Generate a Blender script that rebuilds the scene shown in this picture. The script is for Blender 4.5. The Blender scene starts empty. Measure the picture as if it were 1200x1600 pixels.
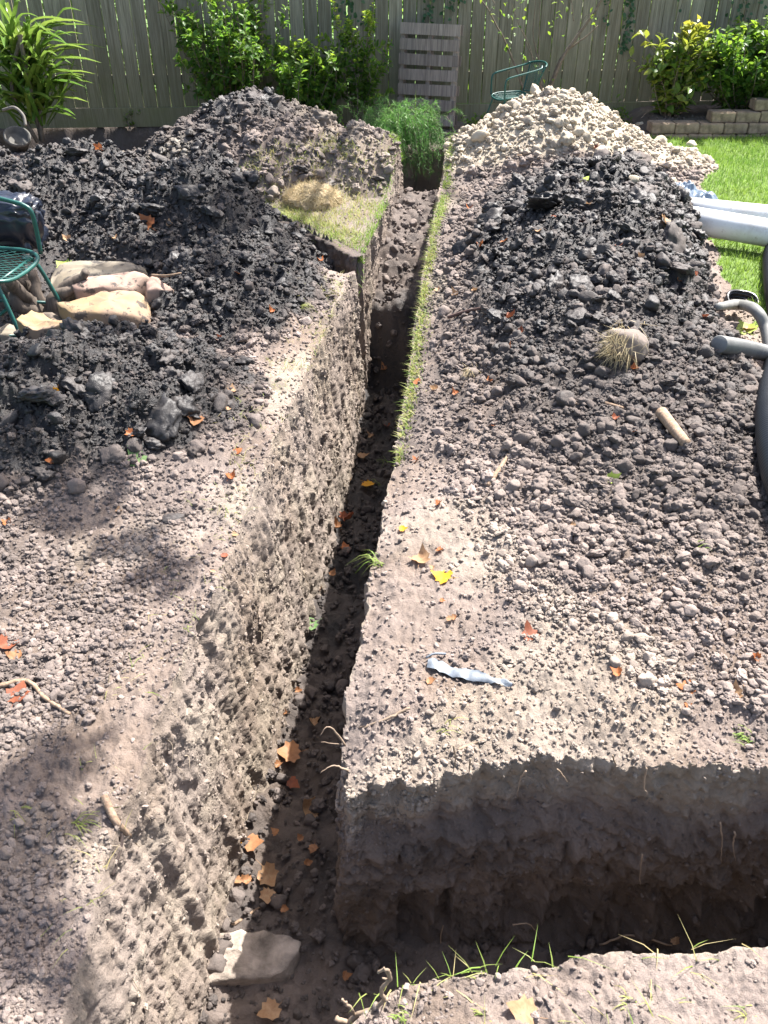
import bpy, bmesh, math, random
import numpy as np
from mathutils import Vector, Matrix, Euler, Quaternion, noise as mnoise

random.seed(11)
rng = np.random.default_rng(11)
S = bpy.context.scene
COL = S.collection

# ------------------------------------------------------------------ camera, sky, sun, exposure
PITCH, FPX, CAMH = math.radians(34.56), 1350.0, 1.75
cam_d = bpy.data.cameras.new("camera")
cam_d.sensor_fit = 'VERTICAL'; cam_d.sensor_height = 36.0
cam_d.lens = FPX / 1600.0 * 36.0
cam_d.clip_start = 0.05; cam_d.clip_end = 500.0
cam = bpy.data.objects.new("camera", cam_d); COL.objects.link(cam)
cam.location = (0, 0, CAMH); cam.rotation_euler = (math.pi / 2 - PITCH, 0, 0)
S.camera = cam

SUN = Vector((0.435, 0.47, 1.0)).normalized()
world = bpy.data.worlds.new("World"); S.world = world; world.use_nodes = True
wn = world.node_tree
sky = wn.nodes.new('ShaderNodeTexSky'); sky.sky_type = 'NISHITA'; sky.sun_disc = False
sky.sun_elevation = math.asin(SUN.z); sky.sun_rotation = math.atan2(SUN.x, SUN.y)
sky.air_density = 1.0; sky.dust_density = 4.0; sky.ozone_density = 0.6
wn.nodes['Background'].inputs['Strength'].default_value = 0.105
wn.links.new(sky.outputs[0], wn.nodes['Background'].inputs['Color'])
sun_d = bpy.data.lights.new("sun", 'SUN'); sun_d.energy = 5.0; sun_d.angle = math.radians(0.5)
sun_d.color = (1.0, 0.965, 0.92)
sun_o = bpy.data.objects.new("sun", sun_d); COL.objects.link(sun_o)
sun_o.location = (4, 4, 12); sun_o.rotation_euler = (-SUN).to_track_quat('-Z', 'Y').to_euler()
S.view_settings.view_transform = 'Standard'; S.view_settings.look = 'None'
S.view_settings.gamma = 1.0; S.view_settings.use_curve_mapping = False
S.view_settings.exposure = 1.70
S.cycles.max_bounces = 8; S.cycles.diffuse_bounces = 5; S.cycles.transmission_bounces = 4
S.cycles.transparent_max_bounces = 6; S.cycles.use_denoising = True

# ------------------------------------------------------------------ small helpers
def tag(o, label=None, cat=None, group=None, kind=None):
    if label: o['label'] = label
    if cat: o['category'] = cat
    if group: o['group'] = group
    if kind: o['kind'] = kind
    return o

def link(name, me, m=None, parent=None, loc=None, rot=None, scl=None):
    o = bpy.data.objects.new(name, me); COL.objects.link(o)
    if m is not None and me is not None and len(me.materials) == 0: me.materials.append(m)
    if parent is not None: o.parent = parent
    if loc is not None: o.location = loc
    if rot is not None: o.rotation_euler = rot
    if scl is not None: o.scale = scl
    return o

def empty(name, loc, rz=0.0):
    o = bpy.data.objects.new(name, None); COL.objects.link(o)
    o.location = loc; o.rotation_euler = (0, 0, rz); o.empty_display_size = 0.1
    return o

def np_mesh(name, V, F, smooth=True, attrs=None):
    V = np.asarray(V, dtype=np.float32); F = np.asarray(F, dtype=np.int32)
    me = bpy.data.meshes.new(name)
    k = F.shape[1]
    me.vertices.add(len(V)); me.vertices.foreach_set('co', V.ravel())
    me.loops.add(F.size); me.loops.foreach_set('vertex_index', F.ravel())
    me.polygons.add(len(F))
    me.polygons.foreach_set('loop_start', np.arange(0, F.size, k, dtype=np.int32))
    me.polygons.foreach_set('loop_total', np.full(len(F), k, dtype=np.int32))
    me.polygons.foreach_set('use_smooth', np.full(len(F), smooth, dtype=bool))
    me.update(calc_edges=True)
    for n, a in (attrs or {}).items():
        a = np.asarray(a)
        if a.ndim == 2:
            at = me.attributes.new(n, 'FLOAT_VECTOR', 'POINT'); at.data.foreach_set('vector', a.astype(np.float32).ravel())
        elif a.dtype.kind == 'i':
            at = me.attributes.new(n, 'INT', 'POINT'); at.data.foreach_set('value', a.astype(np.int32))
        else:
            at = me.attributes.new(n, 'FLOAT', 'POINT'); at.data.foreach_set('value', a.astype(np.float32))
    return me

class MB:
    """collects shapes into one mesh"""
    def __init__(self): self.v = []; self.f = []; self.n = 0
    def add(self, V, F):
        V = np.asarray(V, float)
        self.v.append(V); self.f += [tuple(int(i) + self.n for i in f) for f in F]; self.n += len(V)
    def box(self, c, s, R=None, bev=0.0):
        hx, hy, hz = s[0] / 2, s[1] / 2, s[2] / 2
        P = np.array([[x, y, z] for x in (-hx, hx) for y in (-hy, hy) for z in (-hz, hz)])
        F = [(0, 1, 3, 2), (4, 6, 7, 5), (0, 4, 5, 1), (2, 3, 7, 6), (0, 2, 6, 4), (1, 5, 7, 3)]
        if R is not None: P = P @ np.array(R).T
        self.add(P + np.array(c), F)
    def tube(self, P, r, n=8, cap=True):
        V, F = tube_geo(P, r, n, cap); self.add(V, F)
    def mesh(self, name, smooth=True):
        me = bpy.data.meshes.new(name)
        me.from_pydata([tuple(p) for p in np.vstack(self.v)], [], self.f)
        me.polygons.foreach_set('use_smooth', [smooth] * len(me.polygons))
        me.update(); return me
    def build(self, name, m, parent=None, smooth=True, **k):
        return link(name, self.mesh(name, smooth), m, parent, **k)

def tube_geo(P, r, n=8, cap=True):
    P = np.asarray(P, float); N = len(P)
    r = np.full(N, r, float) if np.isscalar(r) else np.asarray(r, float)
    T = np.gradient(P, axis=0); T /= np.linalg.norm(T, axis=1)[:, None] + 1e-12
    up = np.array([0, 0, 1.0]) if abs(T[0][2]) < 0.9 else np.array([1.0, 0, 0])
    A = np.zeros_like(P); a = np.cross(T[0], up); a /= np.linalg.norm(a)
    for i in range(N):
        a = a - T[i] * np.dot(a, T[i]); a /= np.linalg.norm(a) + 1e-12; A[i] = a
    B = np.cross(T, A)
    th = np.linspace(0, 2 * np.pi, n, endpoint=False)
    V = (P[:, None] + r[:, None, None] * (A[:, None] * np.cos(th)[None, :, None] + B[:, None] * np.sin(th)[None, :, None])).reshape(-1, 3)
    F = [(i * n + j, i * n + (j + 1) % n, (i + 1) * n + (j + 1) % n, (i + 1) * n + j) for i in range(N - 1) for j in range(n)]
    if cap:
        F.append(tuple(range(n - 1, -1, -1))); F.append(tuple((N - 1) * n + j for j in range(n)))
    return V, F

def spline(pts, n):
    """Catmull-Rom through points, n samples"""
    p = np.asarray(pts, float)
    p = np.vstack([2 * p[0] - p[1], p, 2 * p[-1] - p[-2]])
    k = len(p) - 3; out = []
    for t in np.linspace(0, k - 1e-6, n):
        i = int(t); f = t - i; a, b, c, d = p[i], p[i + 1], p[i + 2], p[i + 3]
        out.append(0.5 * (2 * b + (c - a) * f + (2 * a - 5 * b + 4 * c - d) * f * f + (3 * b - a - 3 * c + d) * f ** 3))
    return np.array(out)

# ---- numpy noise
def _h(ix, iy, seed):
    h = (ix.astype(np.int64) * 374761393 + iy.astype(np.int64) * 668265263 + seed * 1442695041) & 0xFFFFFFFF
    h = ((h ^ (h >> 13)) * 1274126177) & 0xFFFFFFFF
    h = ((h ^ (h >> 16)) * 2246822519) & 0xFFFFFFFF
    return ((h ^ (h >> 15)) & 0xFFFFFF) / float(0xFFFFFF)

def perlin(x, y, seed=0):
    x = np.asarray(x, float); y = np.asarray(y, float)
    ix = np.floor(x); iy = np.floor(y); fx = x - ix; fy = y - iy
    u = fx * fx * fx * (fx * (fx * 6 - 15) + 10); v = fy * fy * fy * (fy * (fy * 6 - 15) + 10)
    def g(ax, ay):
        a = _h(ix + ax, iy + ay, seed) * 2 * np.pi
        return np.cos(a) * (fx - ax) + np.sin(a) * (fy - ay)
    a = g(0, 0); b = g(1, 0); c = g(0, 1); d = g(1, 1)
    return ((a + (b - a) * u) * (1 - v) + (c + (d - c) * u) * v) * 1.5

def fbm(x, y, o=4, seed=0, gain=0.5):
    s = 0; a = 1.0
    for i in range(o):
        s = s + a * perlin(x, y, seed + i * 17); x = x * 2.03; y = y * 2.03; a *= gain
    return s

def lumps(x, y, sc, seed, rmin=0.25, rmax=0.62):
    """field of half-buried round lumps, 0..1"""
    X = np.asarray(x, float) / sc; Y = np.asarray(y, float) / sc
    ix = np.floor(X); iy = np.floor(Y); best = np.zeros_like(X)
    for ax in (-1, 0, 1):
        for ay in (-1, 0, 1):
            cx = ix + ax; cy = iy + ay
            px = cx + _h(cx, cy, seed); py = cy + _h(cx, cy, seed + 5)
            r = rmin + (rmax - rmin) * _h(cx, cy, seed + 9)
            d2 = ((X - px) ** 2 + (Y - py) ** 2) / (r * r)
            best = np.maximum(best, np.sqrt(np.clip(1 - d2, 0, 1)) * r / rmax)
    return best

def sstep(a, b, x):
    t = np.clip((x - a) / (b - a), 0, 1); return t * t * (3 - 2 * t)

# ---- pixel of the photograph -> ray
def ray(u, v):
    a = (u - 600) / FPX; b = (800 - v) / FPX
    return np.array([a, math.cos(PITCH) + b * math.sin(PITCH), -math.sin(PITCH) + b * math.cos(PITCH)])
def at_z(u, v, z):
    d = ray(u, v); t = (z - CAMH) / d[2]; return np.array([d[0] * t, d[1] * t, z])
def at_y(u, v, y):
    d = ray(u, v); t = y / d[1]; return np.array([d[0] * t, y, CAMH + d[2] * t])

# ------------------------------------------------------------------ materials
class Mat:
    def __init__(self, name):
        self.m = bpy.data.materials.new(name); self.m.use_nodes = True
        self.t = self.m.node_tree; self.b = self.t.nodes['Principled BSDF']
        self.out = self.t.nodes['Material Output']
    def n(self, typ, **k):
        x = self.t.nodes.new(typ)
        for a, v in k.items(): setattr(x, a, v)
        return x
    def put(self, sock, v):
        if hasattr(v, 'is_output'): self.t.links.new(v, sock)
        else:
            if isinstance(v, (tuple, list)) and len(v) == 3 and sock.type == 'RGBA': v = (*v, 1)
            sock.default_value = v
    def math(self, op, a, b=0.0, clamp=False):
        x = self.n('ShaderNodeMath', operation=op, use_clamp=clamp); self.put(x.inputs[0], a); self.put(x.inputs[1], b); return x.outputs[0]
    def mix(self, f, a, b, mode='MIX'):
        x = self.n('ShaderNodeMix', data_type='RGBA', blend_type=mode)
        self.put(x.inputs[0], f); self.put(x.inputs[6], a); self.put(x.inputs[7], b); return x.outputs[2]
    def ramp(self, f, lo, hi, a=0.0, b=1.0):
        x = self.n('ShaderNodeMapRange'); self.put(x.inputs[0], f)
        for i, v in enumerate((lo, hi, a, b)): x.inputs[i + 1].default_value = v
        return x.outputs[0]
    def coord(self, which='Object', scale=(1, 1, 1)):
        c = self.n('ShaderNodeTexCoord'); mp = self.n('ShaderNodeMapping')
        self.t.links.new(c.outputs[which], mp.inputs[0]); mp.inputs['Scale'].default_value = scale; return mp.outputs[0]
    def noise(self, vec, scale, detail=4, rough=0.55):
        x = self.n('ShaderNodeTexNoise'); self.put(x.inputs['Vector'], vec)
        x.inputs['Scale'].default_value = scale; x.inputs['Detail'].default_value = detail; x.inputs['Roughness'].default_value = rough
        return x.outputs[0]
    def voro(self, vec, scale, feature='F1'):
        x = self.n('ShaderNodeTexVoronoi', feature=feature); self.put(x.inputs['Vector'], vec); x.inputs['Scale'].default_value = scale
        return x
    def attr(self, name, typ='GEOMETRY'):
        x = self.n('ShaderNodeAttribute', attribute_type=typ, attribute_name=name); return x.outputs['Fac']
    def rand(self): return self.n('ShaderNodeObjectInfo').outputs['Random']
    def bump(self, h, strength, dist, prev=None):
        x = self.n('ShaderNodeBump'); self.put(x.inputs['Height'], h); x.inputs['Strength'].default_value = strength
        x.inputs['Distance'].default_value = dist
        if prev is not None: self.t.links.new(prev, x.inputs['Normal'])
        return x.outputs[0]
    def done(self, color=None, rough=None, normal=None, spec=None, **k):
        if color is not None: self.put(self.b.inputs['Base Color'], color)
        if rough is not None: self.put(self.b.inputs['Roughness'], rough)
        if normal is not None: self.t.links.new(normal, self.b.inputs['Normal'])
        if spec is not None: self.put(self.b.inputs['Specular IOR Level'], spec)
        for a, v in k.items(): self.put(self.b.inputs[a.replace('_', ' ')], v)
        return self.m
    def translucent(self, color, fac, tcol=None):
        tr = self.n('ShaderNodeBsdfTranslucent'); self.put(tr.inputs[0], tcol if tcol is not None else color)
        ms = self.n('ShaderNodeMixShader'); self.put(ms.inputs[0], fac)
        self.t.links.new(self.b.outputs[0], ms.inputs[1]); self.t.links.new(tr.outputs[0], ms.inputs[2])
        self.t.links.new(ms.outputs[0], self.out.inputs[0]); return self.m

DRY, DARK, PALE = (0.25, 0.202, 0.176), (0.0195, 0.0178, 0.0178), (0.47, 0.405, 0.305)

def soil_material(name, typ):
    M = Mat(name)
    dk = M.attr('dark', typ); pl = M.attr('pale', typ)
    vec = M.coord('Object') if typ == 'GEOMETRY' else M.coord('Generated')
    if typ == 'GEOMETRY':
        n1 = M.noise(vec, 5, 5); n2 = M.noise(vec, 38, 6, 0.65); n3 = M.noise(vec, 150, 4, 0.7)
        jit = M.math('ADD', M.math('MULTIPLY', n1, 0.5), M.math('MULTIPLY', n2, 0.9))
        dkm = M.math('ADD', dk, M.math('MULTIPLY', M.math('SUBTRACT', n2, 0.5), 0.55), True)
    else:
        n1 = M.noise(vec, 2.5, 4); n2 = M.noise(vec, 7, 5, 0.65); n3 = M.noise(vec, 22, 3, 0.7)
        rnd = M.rand()
        jit = M.math('ADD', M.math('MULTIPLY', n2, 0.5), M.math('ADD', M.math('MULTIPLY', rnd, 0.55), 0.16))
        dkm = M.math('ADD', dk, M.math('MULTIPLY', M.math('SUBTRACT', n1, 0.5), 0.35), True)
    if typ == 'GEOMETRY': dry = M.mix(M.ramp(M.noise(vec, 1.7, 5, 0.6), 0.42, 0.62), DRY, (0.205, 0.155, 0.122))
    else: dry = DRY
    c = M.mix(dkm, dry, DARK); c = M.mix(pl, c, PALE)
    c = M.mix(1.0, c, M.ramp(jit, 0.3, 1.1, 0.62, 1.3), 'MULTIPLY')
    rough = M.ramp(dkm, 0.55, 1.0, 0.95, 0.47)
    if typ == 'GEOMETRY':
        nb = M.bump(n2, 0.9, 0.012); nb = M.bump(n3, 1.0, 0.006, nb); nb = M.bump(M.noise(vec, 420, 3, 0.7), 0.8, 0.0022, nb)
    else:
        nb = M.bump(n2, 0.6, 0.006); nb = M.bump(n3, 0.5, 0.002, nb)
    return M.done(c, rough, nb, 0.42)
SOIL = soil_material('soil', 'GEOMETRY')
CLOD = soil_material('clod_soil', 'INSTANCER')

def grass_material(name, c1, c2, tl=0.45):
    M = Mat(name); v = M.attr('tint')
    c = M.mix(v, c1, c2)
    M.done(c, 0.55, None, 0.3); return M.translucent(c, tl)
GRASS = grass_material('lawn_grass', (0.13, 0.25, 0.035), (0.26, 0.36, 0.06))
TURF = grass_material('turf_grass', (0.17, 0.29, 0.04), (0.44, 0.36, 0.17))
STRAW = grass_material('dead_grass', (0.48, 0.38, 0.20), (0.60, 0.50, 0.32), 0.25)

def leaf_material(name, c1, c2, rough=0.4, tl=0.4, tcol=None, spec=0.5):
    M = Mat(name); v = M.attr('tint')
    c = M.mix(v, c1, c2); M.done(c, rough, None, spec)
    return M.translucent(c, tl, M.mix(v, tcol[0], tcol[1]) if tcol else None)
LEAF_BUSH = leaf_material('bush_leaf', (0.05, 0.125, 0.03), (0.22, 0.32, 0.045), 0.45, 0.5, ((0.11, 0.26, 0.03), (0.44, 0.58, 0.05)), 0.3)
LEAF_YEL = leaf_material('golden_leaf', (0.08, 0.17, 0.03), (0.42, 0.40, 0.06), 0.4, 0.4, ((0.12, 0.24, 0.03), (0.55, 0.5, 0.06)))
LEAF_FERN = leaf_material('fern_leaf', (0.06, 0.18, 0.04), (0.19, 0.36, 0.08), 0.5, 0.4)
LEAF_VINE = leaf_material('vine_leaf', (0.035, 0.10, 0.04), (0.10, 0.19, 0.07), 0.4, 0.35)
LEAF_TREE = leaf_material('tree_leaf', (0.04, 0.09, 0.02), (0.08, 0.15, 0.03), 0.5, 0.15)

def simple(name, col, rough=0.6, spec=0.5, var=0.25, sc=12, bmp=0.2, metallic=0.0, typ='Object'):
    M = Mat(name); v = M.coord(typ); n = M.noise(v, sc, 5, 0.6); n2 = M.noise(v, sc * 6, 3, 0.6)
    c = M.mix(1.0, col, M.ramp(n, 0.3, 0.7, 1 - var, 1 + var), 'MULTIPLY')
    nb = M.bump(n2, bmp, 0.004)
    return M.done(c, rough, nb, spec, Metallic=metallic)

def wood_material(name, a, b, green=None, sc=1.0):
    M = Mat(name); v = M.coord('Object', (40 * sc, 40 * sc, 1.6 * sc)); rnd = M.rand()
    off = M.n('ShaderNodeVectorMath', operation='ADD'); M.t.links.new(v, off.inputs[0])
    cmb = M.n('ShaderNodeCombineXYZ'); M.put(cmb.inputs[0], M.math('MULTIPLY', rnd, 91)); M.put(cmb.inputs[1], M.math('MULTIPLY', rnd, 37)); M.put(cmb.inputs[2], M.math('MULTIPLY', rnd, 53))
    M.t.links.new(cmb.outputs[0], off.inputs[1]); v = off.outputs[0]
    g = M.noise(v, 1.0, 6, 0.65); g2 = M.noise(v, 3.0, 4, 0.6)
    raw = M.coord('Object'); big = M.noise(raw, 2.2, 4, 0.6)
    c = M.mix(M.ramp(g, 0.32, 0.68), a, b)
    c = M.mix(1.0, c, M.ramp(rnd, 0, 1, 0.78, 1.22), 'MULTIPLY')
    c = M.mix(1.0, c, M.ramp(g2, 0.35, 0.6, 0.7, 1.12), 'MULTIPLY')
    # knots
    kv = M.voro(M.coord('Object', (6.5, 6.5, 2.2)), 1.0); offk = M.n('ShaderNodeVectorMath', operation='ADD')
    kd = M.ramp(kv.outputs['Distance'], 0.05, 0.12, 0.45, 1.0)
    c = M.mix(1.0, c, kd, 'MULTIPLY')
    if green:
        sep = M.n('ShaderNodeSeparateXYZ'); M.t.links.new(raw, sep.inputs[0])
        gm = M.math('MULTIPLY', M.ramp(sep.outputs[2], 0.9, 0.1, 0.12, 0.75), M.ramp(big, 0.35, 0.65, 0.35, 1.0), True)
        c = M.mix(gm, c, green)
    nb = M.bump(g, 0.5, 0.006)
    return M.done(c, 0.85, nb, 0.25)
FENCE_WOOD = wood_material('weathered_fence_wood', (0.175, 0.152, 0.112), (0.325, 0.295, 0.225), (0.165, 0.172, 0.08))
PALLET_WOOD = wood_material('pallet_wood', (0.20, 0.165, 0.14), (0.34, 0.285, 0.24))

# ------------------------------------------------------------------ the shape of the ground
def XR(y): return np.interp(y, [0, 1.3, 3.0, 5.3, 8.1], [-0.28, -0.13, 0.045, 0.25, 0.57])
HEAP_R_Y = [1.35, 1.7, 2.2, 3, 4, 5, 5.5, 6, 6.6, 7.4]
HEAP_R_H = [0.0, 0.05, 0.14, 0.25, 0.35, 0.46, 0.47, 0.40, 0.26, 0.0]
def heap_right(x, y):
    h = np.interp(y, HEAP_R_Y, HEAP_R_H)
    xl = XR(y) + np.interp(y, [1.3, 2.2, 3, 4, 8], [0.30, 0.18, 0.05, 0.03, 0.06])
    xr = np.interp(y, [1.3, 2.2, 3, 4, 5, 6, 7.4], [2.3, 2.0, 1.72, 1.72, 1.92, 2.15, 2.2])
    t = np.clip((x - xl) / (xr - xl), 0, 1)
    pr = np.where(t < .62, np.sin(np.pi / 2 * np.clip(t / .62, 0, 1)) ** 1.25, np.cos(np.pi / 2 * np.clip((t - .62) / .38, 0, 1)) ** 0.8)
    return h * pr
def mound(x, y, cx, cy, rx, ry, h, p=1.15):
    r = np.sqrt(((x - cx) / rx) ** 2 + ((y - cy) / ry) ** 2)
    q = np.clip(1 - r, 0, 1)
    return h * (1 - (1 - sstep(0, 1, q)) ** p) * 0.55 + h * 0.45 * q
def heap_clay(x, y):
    return np.maximum(mound(x, y, 1.45, 7.78, 1.16, 0.98, 0.585), mound(x, y, 2.15, 7.6, 0.80, 0.66, 0.20))
def heap_brown(x, y):
    return np.maximum(mound(x, y, -1.02, 7.35, 1.35, 1.15, 0.60), mound(x, y, -0.15, 7.2, 0.65, 0.75, 0.40))
def heap_dark(x, y):
    a = mound(x, y, -1.15, 5.5, 1.05, 0.85, 0.52)
    a = np.maximum(a, mound(x, y, -2.0, 6.0, 1.25, 1.0, 0.52))
    a = np.maximum(a, mound(x, y, -3.2, 6.2, 1.5, 1.1, 0.56))
    a = np.maximum(a, mound(x, y, -1.28, 3.32, 0.92, 0.88, 0.30))
    a = np.maximum(a, mound(x, y, -0.82, 4.6, 0.66, 0.95, 0.26))
    a = np.maximum(a, mound(x, y, -2.3, 3.3, 0.9, 0.8, 0.2))
    return a
# turf edge of the old side trench, running back to the left from the corner
TC = np.array([-0.13, 5.32]); TL = np.array([-0.95, 6.42])
def turf_side(x, y):
    """signed distance in front (+) of the turf edge"""
    d = (TL - TC) / np.linalg.norm(TL - TC); n = np.array([d[1], -d[0]])
    n = -n if n[1] > 0 else n
    return (x - TC[0]) * n[0] + (y - TC[1]) * n[1], (x - TC[0]) * d[0] + (y - TC[1]) * d[1]
def in_turf(x, y):
    s, a = turf_side(x, y)
    return sstep(0.0, -0.02, s) * sstep(-0.35, -0.05, a) * sstep(1.9, 1.2, a) * sstep(-1.3, -0.7, s)
def FY(x): return 9.68 + 0.07 * x          # the fence line
WALL_Y = 8.93
def base(x, y):
    b = 0.02 * fbm(x * 0.9, y * 0.9, 3, 3)
    b = b + 0.12 * sstep(WALL_Y + 0.02, WALL_Y + 0.16, y) * sstep(2.45, 2.7, x)
    pit = sstep(-3.8, -3.55, x) * sstep(-1.55, -1.85, x) * sstep(8.35, 8.6, y) * sstep(9.5, 9.3, y + 0.05 * fbm(x * 4, y, 2, 8))
    b = b - 0.5 * pit
    s, a = turf_side(x, y)
    slot = sstep(0.46, 0.34, s) * sstep(0.035, 0.05, s) * sstep(-0.15, 0.0, a) * sstep(1.6, 1.2, a)
    b = b - 0.22 * slot
    b = b + 0.03 * in_turf(x, y)
    lipn = 0.6 + 0.8 * perlin(x * 4.3, y * 2, 77)
    b = b - 0.055 * lipn * sstep(1.66, 1.42, y) * sstep(1.2, 1.3, y) * sstep(-0.25, -0.12, x)
    b = b - 0.075 * np.clip(1 - np.sqrt(((x + 0.10) / 0.24) ** 2 + ((y - 1.38) / 0.26) ** 2), 0, 1) ** 0.8
    b = b - 0.03 * sstep(0.10, 0.0, x - XR(y)) * sstep(-0.05, 0.0, x - XR(y)) * sstep(4.2, 3.2, y)
    return b
def ground0(x, y):
    hd = heap_dark(x, y); hb = heap_brown(x, y)
    tf = in_turf(x, y); hb = hb * (1 - 0.8 * tf * sstep(0.16, 0.05, hb))
    s, a = turf_side(x, y)
    hd = hd * np.where((s < 0.045) & (a > -0.3) & (a < 1.25), sstep(0.03, 0.045, s), 1)
    h = np.maximum(np.maximum(heap_right(x, y), heap_clay(x, y)), np.maximum(hb, hd))
    return base(x, y) + h
def zones(x, y):
    R, C, B, D = heap_right(x, y), heap_clay(x, y), heap_brown(x, y), heap_dark(x, y)
    s, a = turf_side(x, y)
    D = np.where((s < 0) & (a > -0.3) & (a < 1.25), 0, D)
    n = 0.012 * fbm(x * 2, y * 2, 2, 41)
    st = np.stack([np.full_like(x, 0.03), R + n, C + 0.5 * n, B + n, D + n])
    return np.argmax(st, 0)                       # 0 ground 1 right 2 clay 3 brown 4 dark
def lawn_mask(x, y):
    e = np.interp(y, [3.2, 4, 5, 6, 7, 8, 9], [2.2, 1.95, 2.0, 2.25, 2.5, 2.55, 2.35]) + 0.10 * fbm(x * 2.5, y * 2.5, 3, 51)
    return (x > e) & (y < WALL_Y + 0.02) & (heap_clay(x, y) < 0.035) & (y > 2.5)

def soil_attrs(x, y, z):
    n = fbm(x * 1.1, y * 1.1, 4, 61); n2 = fbm(x * 5, y * 5, 4, 71)
    R, C, B, D = heap_right(x, y), heap_clay(x, y), heap_brown(x, y), heap_dark(x, y)
    dk = np.full_like(x, 0.05) + 0.12 * sstep(0.0, 0.6, n2)
    dk = np.maximum(dk, sstep(0.02, 0.18, R) * np.interp(y, [1.4, 2.0, 2.8, 3.6, 4.4, 5.5, 7], [0.22, 0.46, 0.68, 0.84, 0.95, 0.95, 0.62]))
    dk = np.maximum(dk, sstep(0.02, 0.12, B) * (0.26 + 0.30 * sstep(0.2, 0.55, n2) + 0.55 * sstep(0.36, 0.55, B) + 0.40 * sstep(-0.9, -1.7, x)))
    s, a = turf_side(x, y)
    Dm = sstep(0.01, 0.09, D + 0.04 * n2)
    dk = np.maximum(dk, Dm * 0.97)
    # rock and chair corner and far left: dark, damp soil
    dk = np.maximum(dk, 0.9 * sstep(-1.0, -1.35, x + 0.15 * n2) * sstep(2.7, 3.1, y) * sstep(7.8, 6.9, y))
    # near left gravelly soil, grey
    dk = np.maximum(dk, (0.30 + 0.2 * n2) * sstep(-0.62, -0.95, x + 0.1 * n2) * sstep(3.2, 2.8, y))
    dk = np.where((y > 8.3) & (x < 0.7), np.maximum(dk, 0.55), dk)
    dk = np.where((y > WALL_Y), np.maximum(dk, 0.45), dk)
    Cn = C + 0.10 * n2
    front = sstep(0.05, 0.35, C - 0.30 * sstep(7.25, 6.9, y) - 0.6 * R + 0.08 * n2 + 0.25 * sstep(7.1, 7.4, y))
    pl = sstep(0.015, 0.07, C) * front * (0.80 + 0.2 * n2)
    pl = np.maximum(pl, 0.22 * sstep(0.2, 0.6, n) * (D < 0.03) * (R < 0.05))
    st_ = sstep(0.45, 0.25, x - XR(y)) * (x > XR(y)) * sstep(2.6, 3.2, y); dk = np.maximum(dk, st_ * (0.38 + 0.3 * n2))
    tfm = in_turf(x, y) * sstep(0.14, 0.05, B); dk = dk * (1 - 0.9 * tfm) + 0.25 * tfm
    return np.clip(dk + 0.06 * n2, 0, 1), np.clip(pl, 0, 1)

# ------------------------------------------------------------------ trench outline: lip (x,y), foot (x,y), depth
CTRL = [  # lip x, lip y, foot x, foot y
    (-0.62, 0.12, -0.50, 0.12), (-0.62, 0.93, -0.50, 0.93), (-0.60, 1.45, -0.465, 1.5), (-0.56, 1.88, -0.43, 1.9), (-0.50, 2.35, -0.36, 2.4),
    (-0.44, 3.04, -0.285, 3.04), (-0.32, 3.99, -0.20, 4.0), (-0.18, 5.12, -0.13, 5.12),
    (-0.25, 5.31, -0.22, 5.34), (-0.13, 5.32, -0.11, 5.34), (-0.03, 6.1, -0.0, 6.1), (0.10, 7.1, 0.12, 7.1), (0.16, 7.98, 0.22, 7.95),
    (0.30, 8.16, 0.31, 8.1), (0.56, 8.10, 0.5, 8.05),
    (0.44, 7.0, 0.42, 7.0), (0.26, 5.3, 0.24, 5.3), (0.16, 4.17, 0.14, 4.17), (0.045, 3.0, 0.03, 3.0), (-0.05, 2.1, -0.08, 2.1), (-0.12, 1.52, -0.17, 1.55),
    (-0.09, 1.40, -0.15, 1.42), (0.05, 1.42, 0.05, 1.43), (0.40, 1.46, 0.40, 1.44), (0.97, 1.43, 0.97, 1.43), (1.6, 1.42, 1.6, 1.43), (3.2, 1.40, 3.2, 1.42),
    (3.2, 0.98, 3.2, 1.0), (1.5, 1.00, 1.5, 1.05), (0.80, 0.965, 0.8, 1.02), (0.45, 0.94, 0.45, 1.0), (0.2, 0.91, 0.2, 0.97), (0.0, 0.86, 0.0, 0.92), (-0.07, 0.78, -0.05, 0.8), (-0.10, 0.12, -0.10, 0.12)]
CTRL = np.array(CTRL)
def resample(ctrl):
    out = []; seg = []
    for i in range(len(ctrl)):
        a = ctrl[i]; b = ctrl[(i + 1) % len(ctrl)]
        L = np.linalg.norm(b[:2] - a[:2]); ym = (a[1] + b[1]) / 2
        ds = 0.0055 + 0.0022 * ym
        if i == len(ctrl) - 1: ds = 0.05
        n = max(1, int(L / ds))
        for k in range(n):
            out.append(a + (b - a) * k / n); seg.append(i)
    return np.array(out), np.array(seg)
LOOP, SEG = resample(CTRL)
arc = np.concatenate([[0], np.cumsum(np.linalg.norm(np.diff(LOOP[:, :2], axis=0), axis=1))])
tan = np.roll(LOOP[:, :2], -6, 0) - np.roll(LOOP[:, :2], 6, 0); tan /= np.linalg.norm(tan, axis=1)[:, None]
NRM = np.stack([tan[:, 1], -tan[:, 0]], 1)     # outline runs clockwise -> points inward (to the void)
w = 0.022 * fbm(arc * 2.2, arc * 0 + 3, 3, 91) + 0.011 * fbm(arc * 14, arc * 0, 3, 92)
cross = (SEG >= 21) & (SEG <= 25)
whi = np.where(cross, 0.032 * fbm(arc * 4.0, arc * 0 + 9, 3, 93) + 0.02 * fbm(arc * 22, arc * 0 + 9, 3, 94), 0)
LIPLOW = LOOP[:, :2] + NRM * w[:, None]; LIP = LIPLOW + NRM * whi[:, None]
FOOT = LOOP[:, 2:4] + NRM * (0.6 * w)[:, None]
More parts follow.
